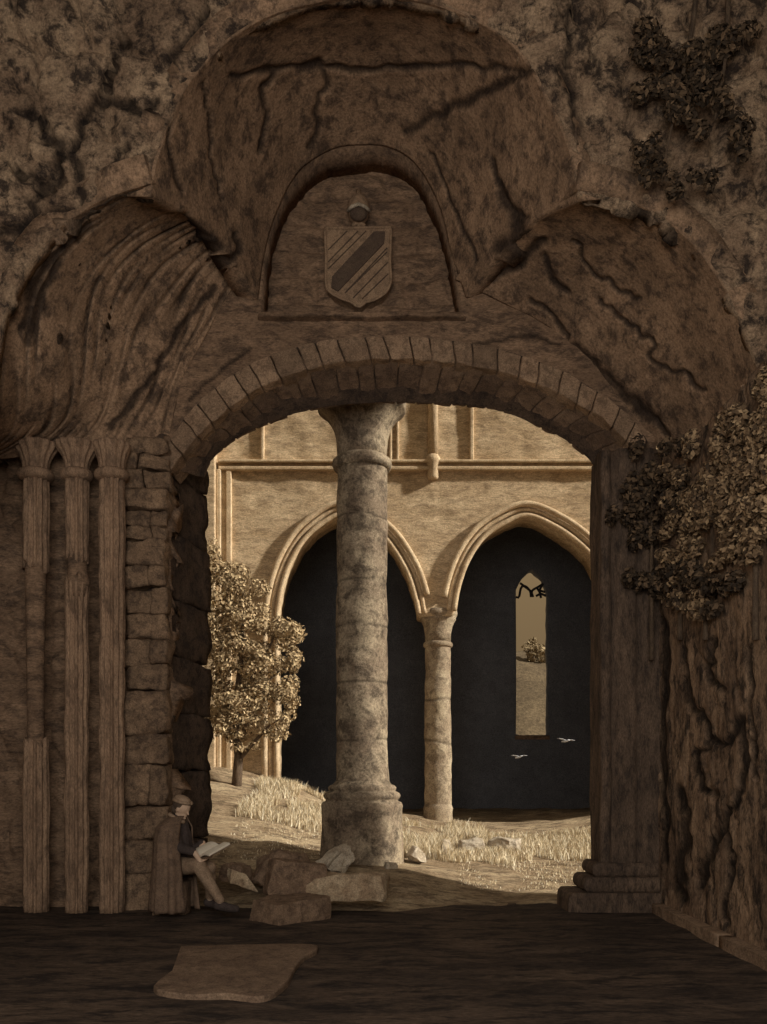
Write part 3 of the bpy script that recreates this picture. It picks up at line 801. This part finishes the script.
rock('stone_fragment', 'low brown stone just behind the legs of the seated reader', 236, 880, 10.75, .4, .2, .3, -.3, M['rockdark'], 12.0, 0, .3)
# fallen slab on the floor
bm = bmesh.new()
pts = c2([(180, 946), (255, 944), (318, 945), (300, 960), (284, 984), (262, 996), (225, 993), (190, 994), (160, 990), (154, 984), (172, 970)], 60)
def flat(a, b, z):
    Y = (H-z)*F/(b-PY); return Vector(((a-PX)*Y/F, Y, z))
zt = .035
top = [bm.verts.new(flat(a+1.5*noise.noise(Vector((a*.1, b*.1, 0))), b, zt)) for a, b in pts]
bot = [bm.verts.new((v.co.x, v.co.y, -.03)) for v in top]
bm.faces.new(top)
for i in range(len(top)): bm.faces.new((top[i], bot[i], bot[(i+1) % len(top)], top[(i+1) % len(top)]))
tag(link('floor_slab', bm, M['slab'], None, False, bevel=.012), 'broken pale stone slab lying flat on the chamber floor', 'slab')

# ---- coat of arms in the niche
ca = thing('coat_of_arms', 'carved stone shield with a dark diagonal band and helmet, in the niche', 'coat of arms', P(358, 306, 11.1))
YS = 11.02
out = c2([(325, 228), (358, 228), (391, 227)], 8)+c2([(391, 232), (390, 262), (391, 280), (386, 292), (374, 300), (366, 302), (359, 307), (351, 302), (340, 298), (330, 292), (326, 284), (326, 255), (325, 232)], 50)
def plate(bm, poly, y0, y1, inset=0):
    f = [bm.verts.new(P(a, b, y0)) for a, b in poly]; b_ = [bm.verts.new(P(a, b, y0)+Vector((0, y1-y0, 0))) for a, b in poly]
    bm.faces.new(f); bm.faces.new(b_[::-1])
    for i in range(len(f)): bm.faces.new((f[i], b_[i], b_[(i+1) % len(f)], f[(i+1) % len(f)]))
bm = bmesh.new(); plate(bm, out, YS, YS+.2); link('shield', bm, M['shield'], ca, False, bevel=.012)
bm = bmesh.new(); plate(bm, [(331, 287), (332, 276), (374, 231), (385, 231), (384, 243), (338, 291)], YS-.02, YS+.05); link('diagonal_band', bm, M['bend'], ca, False, bevel=.006)
bm = bmesh.new()
for i, (a, b) in enumerate((((328, 262), (358, 231)), ((328, 250), (347, 231)), ((345, 293), (387, 248)), ((353, 298), (388, 262)), ((362, 299), (388, 274)), ((350, 288), (387, 252)), ((328, 269), (366, 231)))):
    tube(bm, [P(*a, YS), P(*b, YS)], .008, 6)
link('carved_lines', bm, M['bend'], ca, False)
bm = bmesh.new()
rim = [(a, b) for a, b in out]; tube(bm, [P(a, b, YS) for a, b in rim]+[P(*rim[0], YS)], .018, 8); link('rim', bm, M['shield'], ca, True)
hl = bmesh.new(); c = P(358.5, 210, YS+.02)
ball(hl, c, (.135, .14, .19), 24, 18); hm = link('helmet', hl, M['shield'], ca, True)
bm = bmesh.new(); ball(bm, P(358.5, 214, YS-.08), (.108, .07, .085), 20, 12); link('helmet_opening_shade', bm, M['bend'], hm, True)  # solid ball, dark colour painted as the shade inside the helmet
bm = bmesh.new(); tube(bm, [P(a, b, yy) for a, b, yy in ((347.5, 211, YS-.05), (352, 206.5, YS-.12), (358.5, 204, YS-.15), (365, 206.5, YS-.12), (369.5, 211, YS-.05))], .022, 8); link('visor', bm, M['pale'], hm, True)
bm = bmesh.new(); tube(bm, [P(358.5, 190, YS), P(359, 228, YS+.02)], .03, 8); tube(bm, [P(352, 226, YS), P(358.5, 222, YS), P(365, 226, YS)], .025, 8); link('gorget', bm, M['shield'], ca, True)

# ---- foliage
def leaves(bm, blobs, size, rr, ax=None):
    for (c, r, n) in blobs:
        c = Vector(c)
        for _ in range(n):
            while True:
                q = Vector((rr.uniform(-1, 1), rr.uniform(-1, 1), rr.uniform(-1, 1)))
                if q.length <= 1: break
            q = q.normalized()*(q.length**.5)
            p = c+Vector((q.x*r[0], q.y*r[1], q.z*r[2]))
            nrm = (q+Vector((rr.uniform(-.8, .8), rr.uniform(-.9, .5), rr.uniform(-.5, .9)))).normalized()
            t = nrm.cross(Vector((rr.uniform(-1, 1), rr.uniform(-1, 1), rr.uniform(-1, 1)))).normalized(); b = nrm.cross(t)
            s = size*rr.uniform(.6, 1.35)
            v = [bm.verts.new(p+k) for k in (-t*s*.9, -t*s*.2+b*s*.55+nrm*s*.12, t*s, -t*s*.2-b*s*.55+nrm*s*.12)]
            bm.faces.new((v[0], v[1], v[2])); bm.faces.new((v[0], v[2], v[3]))
rr = random.Random(21)
tr = thing('bushy_tree', 'pale leafy tree growing on the bank against the courtyard wall', 'tree', (P(236, 770, 16.6).x, 16.6, gz(P(236, 770, 16.6).x, 16.6)))
blobs = []
Yt = 16.5
for (x, y, rx, ry, n) in ((222, 715, 12, 22, 200), (238, 735, 18, 12, 160), (250, 700, 26, 22, 380), (276, 735, 12, 10, 100), (212, 640, 8, 60, 200), (210, 565, 8, 22, 100),(222, 580, 16, 20, 300), (240, 600, 22, 24, 420), (262, 622, 26, 22, 480), (232, 640, 30, 28, 520), (270, 650, 28, 26, 520), (286, 660, 15, 20, 260), (228, 676, 26, 22, 420), (262, 686, 24, 20, 380),
                          (284, 700, 13, 16, 170), (284, 722, 10, 12, 110), (240, 712, 26, 18, 330), (218, 610, 14, 30, 260), (296, 640, 7, 16, 60), (213, 660, 12, 34, 220), (225, 722, 16, 12, 120), (252, 728, 12, 10, 80)):
    k = Yt/F
    for s in range(7):
        a, b = rr.gauss(0, .6), rr.gauss(0, .6)
        blobs.append((P(x+a*rx, y+b*ry, Yt+rr.uniform(-.35, .35)), (rx*k*.5, .32, ry*k*.45), n//2))
bm = bmesh.new(); leaves(bm, blobs, .036, rr); link('foliage', bm, M['leaf'], tr, False, recalc=False)
tb = Vector((tr.location.x, 16.6, tr.location.z-.15))
bm = bmesh.new(); tube(bm, [tb, tb+Vector((.05, 0, .7)), tb+Vector((-.02, 0, 1.5)), P(244, 640, 16.6), P(236, 596, 16.6)], .1, 10, .03); link('trunk', bm, M['bark'], tr, True)
for pts in ([tb+Vector((.03, 0, .9)), P(262, 690, 16.5), P(286, 665, 16.4)], [tb+Vector((0, 0, 1.2)), P(222, 680, 16.6), P(214, 650, 16.7)], [tb+Vector((-.02, 0, 1.6)), P(268, 650, 16.5), P(276, 630, 16.4)], [tb+Vector((.04, 0, .6)), P(270, 725, 16.3), P(285, 718, 16.2)]):
    bm = bmesh.new(); tube(bm, cr(pts, 10), .045, 8, .012); link('branch', bm, M['bark'], tr, True)

sb = P(533, 660, 49.0); sh = thing('distant_shrub', 'faint shrub on the far slope seen through the lancet window', 'shrub', sb)
bm = bmesh.new(); leaves(bm, [(P(x, y, 49.0), (r*.058, .3, r*.052), n) for x, y, r, n in ((533, 655, 7, 160), (528, 647, 6, 90), (539, 650, 7, 110), (543, 658, 6, 80), (533, 641, 4, 50))], .10, rr); link('foliage', bm, M['hillleaf'], sh, False, recalc=False)
bm = bmesh.new(); tube(bm, [sb-Vector((0, 0, 1.2)), P(533, 657, 49), P(534, 647, 49)], .06, 7, .02); link('stem', bm, M['bark'], sh, True)

def ivy(name, label, spots, size, mat, seed, stems, wallX=None):
    rr = random.Random(seed); t = thing(name, label, 'ivy', stems[0][0], 'ivy on the ruined walls')
    bl = []
    for (x, y, Y, rx, ry, ryy, n) in spots:
        k = Y/F
        for s in range(8):
            a, b, e = rr.gauss(0, .7), rr.gauss(0, .7), rr.gauss(0, .3)
            xx = x+a*rx
            YY = Y+e*ryy
            if wallX: YY = min(10.2, wallX*F/(xx-PX))+e*.03
            bl.append((P(xx, y+b*ry, YY), ((.07 if wallX else rx*k*.42), ryy*.5 if not wallX else max(.12, rx*k*.9), ry*k*.42), n//3))
    bm = bmesh.new(); leaves(bm, bl, size, rr); link('foliage', bm, mat, t, False, recalc=False)
    for s in stems:
        bm = bmesh.new(); tube(bm, cr(s, 14), .03, 7, .01); link('stem', bm, M['bark'], t, True)
    return t
ivy('ivy_plant', 'large pale-leaved ivy mass hanging on the right wall above the pier', [
    (752, 425, 7.9, 22, 36, .3, 1000), (735, 470, 8.1, 26, 26, .3, 900), (755, 470, 8.1, 16, 30, .3, 600), (712, 440, 8.6, 18, 24, .25, 600), (720, 500, 8.1, 26, 20, .3, 600), (700, 478, 8.6, 22, 18, .3, 330), (752, 500, 7.8, 20, 24, .2, 320), (690, 520, 8.9, 24, 18, .3, 380), (715, 540, 8.5, 30, 20, .3, 420), (748, 550, 7.9, 20, 22, .2, 240), (672, 550, 9.3, 14, 16, .3, 180)],
    .031, M['ivy'], 31, [[Vector((3.14, 7.6, P(0, b, 7.6).z)) for b in (640, 560, 480, 420)], [Vector((3.14, 8.6, P(0, b, 8.6).z)) for b in (600, 530, 450)]], 3.08)
ivy('ivy_plant', 'dark ivy creeping around the right end of the arch beside the pier', [
    (650, 470, 10.2, 20, 20, .2, 300), (634, 500, 10.25, 14, 22, .15, 220), (668, 500, 9.8, 20, 30, .25, 380), (640, 540, 10.2, 18, 24, .15, 250), (660, 580, 9.9, 20, 22, .25, 280), (690, 575, 9.1, 26, 18, .2, 280), (725, 582, 8.3, 24, 14, .15, 220)],
    .036, M['ivydark'], 32, [[Vector((3.05, 10.24, P(0, b, 10.24).z)) for b in (660, 600, 520, 460)], [Vector((3.13, 9.5, P(0, b, 9.5).z)) for b in (640, 580, 500)]], 3.08)
ivy('ivy_plant', 'dark ivy hanging down the upper right crag above the vault', [
    (675, 60, 8.35, 36, 18, .15, 380), (720, 40, 8.35, 36, 22, .15, 360), (670, 100, 8.35, 26, 24, .12, 330), (715, 95, 8.35, 26, 26, .12, 330), (662, 150, 8.35, 18, 22, .1, 200), (690, 175, 8.35, 14, 16, .1, 110), (735, 140, 8.35, 18, 26, .1, 170)],
    .034, M['ivydark'], 33, [[P(700, -30, 8.4), P(690, 40, 8.4), P(675, 110, 8.4), P(665, 160, 8.42)], [P(730, -30, 8.4), P(725, 60, 8.4), P(715, 120, 8.4)]])
ivy('ivy_plant', 'small pale tuft of leaves on the right wall below the ivy mass', [(690, 598, 9.0, 12, 10, .1, 110), (698, 612, 8.9, 8, 10, .1, 60), (676, 592, 9.3, 8, 6, .1, 40)],
    .034, M['ivy'], 34, [[Vector((3.13, 8.75, P(0, b, 8.75).z)) for b in (640, 615, 598)]], 3.08)

# ---- birds
def bird(x, y, Y, s, roll, label, seed):
    c = P(x, y, Y); bm = bmesh.new(); k = Y/F*s
    rot = Matrix.Rotation(roll, 3, 'Y') @ Matrix.Rotation(-.55, 3, 'X')
    tube(bm, [c+rot @ Vector(p)*k for p in ((-3.6, 2.4, .3), (-2.2, 1.5, .2), (-.6, .5, 0), (1.0, -.6, -.1), (2.0, -1.3, .2), (3.0, -2.0, 0))], [.5*k, .7*k, .95*k, .9*k, .65*k, .12*k], 8)
    for sgn in (-1, 1):
        sec = []
        for (dx, dy, dz, ch, th) in ((.2, 0, .2, 1.5, .5), (2.6, .6, 1.7, 1.25, .35), (5.2, .2, 1.9, .95, .28), (8.2, -1.3, .9, .22, .1)):
            o = Vector((sgn*dx, dy, dz)); sec.append([bm.verts.new(c+rot @ (o+Vector(q))*k) for q in ((0, -ch, 0), (0, 0, th), (0, ch, 0), (0, 0, -th))])
        for a, b in zip(sec[:-1], sec[1:]):
            for q in range(4): bm.faces.new((a[q], a[(q+1) % 4], b[(q+1) % 4], b[q]))
        bm.faces.new(sec[0]); bm.faces.new(sec[-1][::-1])
    o = link('flying_bird', bm, M['bird'], None, True)
    return tag(o, label, 'bird', 'birds flying in the dark arch')
bird(519, 757, 16.9, 1.0, .0, 'small white bird flying lower left, just under the lancet window', 1)
bird(566, 741, 16.9, 1.1, .12, 'small white bird flying to the right of the lancet window sill', 2)

# ---- the reader
pr = thing('person', 'person in cloak and cap seated by the dark jamb, reading a large open book', 'person', P(178, 908, 10.15))
def caps(bm, pts, rs, seg=12):
    tube(bm, pts, list(rs), seg)
    for p, r in zip(pts, rs): ball(bm, p, r*.995, 12, 8)
YP = 10.12
hip = P(176, 866, 10.15); kneeA = P(199, 866, 9.82); footA = P(222, 905, 9.72); kneeB = P(209, 868, 10.02); footB = P(212, 902, 10.12)
chest = P(176, 838, 10.12); neck = P(178, 820, 10.10); headc = P(182, 808.5, 10.08)
shA = P(170, 829, 9.96); elA = P(179, 848, 9.86); haA = P(194, 852, 9.80)
shB = P(182, 829, 10.24); elB = P(192, 849, 10.22); haB = P(203, 843, 10.14)
body = bmesh.new()
caps(body, [hip, chest, P(177, 828, 10.11)], [.15, .155, .12])
caps(body, [P(177, 826, 10.11), neck, P(181, 812, 10.09)], [.075, .055, .055])
caps(body, [shA, elA, haA], [.062, .045, .03]); caps(body, [shB, elB, haB], [.062, .045, .03])
caps(body, [shA, P(177, 828, 10.1), shB], [.07, .09, .07])
for h_, k_, f_ in ((hip+Vector((0, -.07, 0)), kneeA, footA), (hip+Vector((0, .09, 0)), kneeB, footB)):
    caps(body, [h_, k_, f_+Vector((-.02, 0, .03))], [.085, .06, .042]); caps(body, [f_+Vector((-.02, 0, 0)), f_+Vector((.15, -.04, -.03))], [.04, .03])
# head: skull, jaw, nose, brow, ears; looks down to the right
fw = Vector((.80, -.42, -.36)).normalized(); sd = fw.cross(Vector((0, 0, 1))).normalized(); upv = sd.cross(fw).normalized()
rot = Matrix((fw, -sd, upv)).transposed()
ball(body, headc+upv*.02, (.095, .073, .10), 20, 16, rot); ball(body, headc+fw*.03-upv*.055, (.055, .05, .06), 14, 10, rot)
ball(body, headc+fw*.092-upv*.012, (.016, .012, .022), 8, 6, rot); ball(body, headc+fw*.105-upv*.026, (.014, .013, .011), 8, 6, rot)
ball(body, headc+fw*.078+upv*.018, (.016, .045, .010), 10, 6, rot)
ball(body, headc+fw*.082-upv*.058, (.010, .022, .007), 8, 6, rot); ball(body, headc+fw*.072-upv*.088, (.02, .022, .017), 8, 6, rot)
for s in (-1, 1): ball(body, headc+sd*.074*s-upv*.008, (.018, .008, .03), 8, 6, rot)
# hands: palm, four bent fingers, a thumb
bn = (P(228, 846, 9.98)-P(194, 861, 9.82)).normalized()     # along the lower edge of the book
def hand(c, along, across, nrm, flip):
    ball(body, c+along*.045, (.05, .038, .016), 12, 8, Matrix((along, across, nrm)).transposed())
    for i, ln in enumerate((.072, .08, .074, .058)):
        b0 = c+along*.08+across*(.030-.02*i)
        caps(body, [b0, b0+along*ln*.55+nrm*.010, b0+along*ln*.85-nrm*.004, b0+along*ln-nrm*.022], [.0095, .009, .008, .007], 8)
    t0 = c+along*.025+across*.032*flip
    caps(body, [t0, t0+along*.03+across*.028*flip+nrm*.012, t0+along*.062+across*.034*flip+nrm*.014], [.011, .010, .008], 8)
bc = P(210, 852.5, 9.93)                                      # the book's middle
bdir = Vector((.62, -.62, .03)).normalized()                  # across both pages
bup = Vector((.60, .60, .34)); bup = (bup-bdir*bup.dot(bdir)).normalized()   # towards its top edge
bnr = bdir.cross(bup).normalized()
if bnr.z < 0: bnr = -bnr
hA = bc-bup*.15+bdir*.05-bnr*.022; hB = bc-bdir*.20-bnr*.03
caps(body, [haA, hA-bup*.03], [.03, .026]); caps(body, [haB, hB+Vector((-.03, .0, 0))], [.03, .026])
hand(hA-bup*.02, bup, bdir, -bnr, -1); hand(hB-bdir*.03, (bdir*.8+bup*.3).normalized(), bup, -bnr, 1)
bo = link('body', body, M['skin'], pr, True)
rmh = bo.modifiers.new('one_surface', 'REMESH'); rmh.mode = 'VOXEL'; rmh.voxel_size = .0065; rmh.use_smooth_shade = True
sm = bo.modifiers.new('soften', 'SMOOTH'); sm.factor = .5; sm.iterations = 2
def clothes(name, fn, mat, vox=.012):
    bm = bmesh.new(); fn(bm); o = link(name, bm, mat, pr, True)
    r_ = o.modifiers.new('one_surface', 'REMESH'); r_.mode = 'VOXEL'; r_.voxel_size = vox; r_.use_smooth_shade = True
    s_ = o.modifiers.new('soften', 'SMOOTH'); s_.factor = .5; s_.iterations = 3
    return o
def f_coat(bm):
    caps(bm, [hip+Vector((0, 0, .02)), chest, P(177, 829, 10.11)], [.19, .185, .145]); caps(bm, [shA, P(177, 828, 10.1), shB], [.09, .11, .09])
    caps(bm, [shA, elA, haA-(haA-elA)*.12], [.085, .068, .05]); caps(bm, [shB, elB, haB-(haB-elB)*.12], [.085, .068, .05])
    caps(bm, [P(177, 826, 10.11), P(178.5, 819, 10.1)], [.085, .075])
clothes('coat', f_coat, M['coat'])
def f_br(bm):
    for h_, k_, f_ in ((hip+Vector((0, -.07, 0)), kneeA, footA), (hip+Vector((0, .09, 0)), kneeB, footB)):
        caps(bm, [h_, k_, k_+(f_-k_)*.3], [.115, .088, .075])
clothes('breeches', f_br, M['breeches'])
def f_st(bm):
    for k_, f_ in ((kneeA, footA), (kneeB, footB)): caps(bm, [k_+(f_-k_)*.25, k_+(f_-k_)*.45, f_+Vector((-.02, 0, .05))], [.066, .068, .05])
clothes('stockings', f_st, M['breeches'])
for f_ in (footA, footB):
    bm = bmesh.new(); caps(bm, [f_+Vector((-.045, .01, -.005)), f_+Vector((.06, -.02, -.025)), f_+Vector((.16, -.045, -.035))], [.055, .05, .04])
    for v in bm.verts: v.co.z = max(v.co.z, .012)
    o = link('shoe', bm, M['coat'], pr, True)
    r_ = o.modifiers.new('one_surface', 'REMESH'); r_.mode = 'VOXEL'; r_.voxel_size = .01; r_.use_smooth_shade = True
bm = bmesh.new(); ball(bm, headc-fw*.025+upv*.035, (.10, .082, .085), 20, 12, rot); ball(bm, headc-fw*.07-upv*.03, (.05, .072, .07), 14, 10, rot); link('hair', bm, M['hair'], pr, True)
bm = bmesh.new(); q = ball(bm, headc-fw*.03+upv*.098, (.098, .086, .045), 22, 14, rot)
tube(bm, [headc-fw*.018+upv*.08+rot @ Vector((.104*math.cos(a), .088*math.sin(a), .012*math.cos(a))) for a in [math.tau*i/20 for i in range(21)]], .018, 8); link('cap', bm, M['cap'], pr, True)
# cloak: hangs from the shoulders, open toward the book, down to the ground
bm = bmesh.new(); rows = []
spec = [(816, 179, 10.10, 7.5, .10, .30), (821, 176, 10.10, 12, .20, .50), (827, 174.5, 10.10, 16.5, .30, .55), (836, 174, 10.10, 17.5, .34, .58), (850, 174, 10.08, 18.5, .33, .56), (866, 174.5, 10.08, 19.5, .32, .54), (884, 174.5, 10.07, 20.5, .32, .5), (898, 174.5, 10.07, 21.5, .32, .48), (909.5, 174.5, 10.07, 22, .32, .46)]
na = 64
fine_spec = []
for i in range(len(spec)-1):
    for s in range(4): u = s/4; fine_spec.append(tuple(a+(b-a)*u for a, b in zip(spec[i], spec[i+1])))
fine_spec.append(spec[-1])
for r_i, (y, x, Y, hw, dy, gap) in enumerate(fine_spec):
    c = P(x, y, Y); a_ = hw*Y/F; row = []
    t = r_i/(len(fine_spec)-1)
    for k in range(na+1):
        an = -.35+gap+(math.tau-2*gap)*k/na
        fold = 1+.10*t*math.sin(an*9+1.3*math.sin(t*2))+.05*t*math.sin(an*17)
        row.append(bm.verts.new(c+Vector((math.cos(an)*a_*fold, math.sin(an)*dy*fold, 0))))
    rows.append(row)
for i in range(len(rows)-1):
    for k in range(na): bm.faces.new((rows[i][k], rows[i][k+1], rows[i+1][k+1], rows[i+1][k]))
ck = link('cloak', bm, M['cloak'], pr, True); m = ck.modifiers.new('thickness', 'SOLIDIFY'); m.thickness = .015; m.offset = 0
bm = bmesh.new(); tube(bm, [P(179, 815.5, 10.1)+Vector((math.cos(a)*.10, math.sin(a)*.105, -.035-.05*math.cos(a))) for a in [.75+ (math.tau-1.5)*i/24 for i in range(25)]], .024, 10); link('collar', bm, M['cap'], pr, True)
# stone seat under him
bm = bmesh.new(); rough_block(bm, (hip.x-.24, 10.0, -.02), (hip.x+.14, 10.34, .345), .02, 7, 4, .12)
tag(link('squared_stone', bm, M['rockdark'], None, True), 'low squared stone the cloaked reader sits on', 'stone')
# the open book
bk = thing('open_book', 'large open book with pale pages resting on the reader\'s knees', 'book', bc)
fr = Matrix((bdir, bup, bnr)).transposed()
def bbox(bm, lo, hi, sgn, ang):
    t = bmesh.new(); vs = box(t, lo, hi); bmesh.ops.subdivide_edges(t, edges=t.edges[:], cuts=6, use_grid_fill=True)
    for v in t.verts:
        q = v.co.copy(); q.z += .022*math.sin(min(1, abs(q.x)/.2)*math.pi)*(1 if lo[2] > -.001 else 0)
        q.z += abs(q.x)*math.tan(ang)
        v.co = bc+fr @ q
    me = bpy.data.meshes.new('tmp'); t.to_mesh(me); t.free(); bm.from_mesh(me); bpy.data.meshes.remove(me)
for s in (-1, 1):
    bm = bmesh.new(); bbox(bm, (min(0, s*.215), -.155, -.010), (max(0, s*.215), .155, -.002), s, .16); link('cover', bm, M['cover'], bk, False)
    bm = bmesh.new(); bbox(bm, (min(.002*s, s*.205), -.147, 0.0), (max(.002*s, s*.205), .147, .022), s, .16); link('pages', bm, M['paper'], bk, False)

# ------------------------------------------------------------------ sky, sun, lamps
w = bpy.data.worlds.new('world'); sc.world = w; w.use_nodes = True
nt = w.node_tree; N = nt.nodes; L = nt.links; bg = N['Background']
tc = N.new('ShaderNodeTexCoord'); sx = N.new('ShaderNodeSeparateXYZ'); L.new(tc.outputs['Generated'], sx.inputs[0])
rp = N.new('ShaderNodeValToRGB'); L.new(sx.outputs['Z'], rp.inputs[0])
e = rp.color_ramp.elements; e[0].position = 0.0; e[0].color = (.14, .092, .045, 1); e[1].position = 1.0; e[1].color = (.33, .295, .235, 1)
k = e.new(.22); k.color = (.22, .15, .076, 1); k = e.new(.45); k.color = (.30, .25, .175, 1)
L.new(rp.outputs[0], bg.inputs['Color']); bg.inputs['Strength'].default_value = 1.0
sun = bpy.data.lights.new('sun', 'SUN'); sun.energy = 5.8; sun.angle = math.radians(3); sun.color = (1, .93, .78)
so = bpy.data.objects.new('sun', sun); COL.objects.link(so)
d = Vector((1, -.27, .55)); so.rotation_euler = d.to_track_quat('Z', 'Y').to_euler(); so.location = (12, 8, 12)
# added fill lamp behind the viewer, brightens the chamber in place of daylight
ar = bpy.data.lights.new('chamber_fill', 'AREA'); ar.shape = 'RECTANGLE'; ar.size = 6; ar.size_y = 4; ar.energy = 470; ar.color = (1, .93, .82)
ao = bpy.data.objects.new('chamber_fill', ar); COL.objects.link(ao); ao.location = (-.5, -1.5, 4.0)
ao.rotation_euler = (Vector((-.5, -1.5, 4.0))-Vector((0, 10, 4.5))).to_track_quat('Z', 'Y').to_euler()

cam = bpy.data.cameras.new('camera'); co = bpy.data.objects.new('camera', cam); COL.objects.link(co)
co.location = (0, 0, H); co.rotation_euler = (math.pi/2, 0, 0)
cam.sensor_fit = 'HORIZONTAL'; cam.sensor_width = 36; cam.lens = 36*F/767
cam.shift_y = (PY-512)/767
cam.clip_end = 300
sc.camera = co
sc.view_settings.view_transform = 'Standard'; sc.view_settings.look = 'None'; sc.view_settings.gamma = 1
sc.view_settings.use_curve_mapping = False; sc.view_settings.exposure = 0
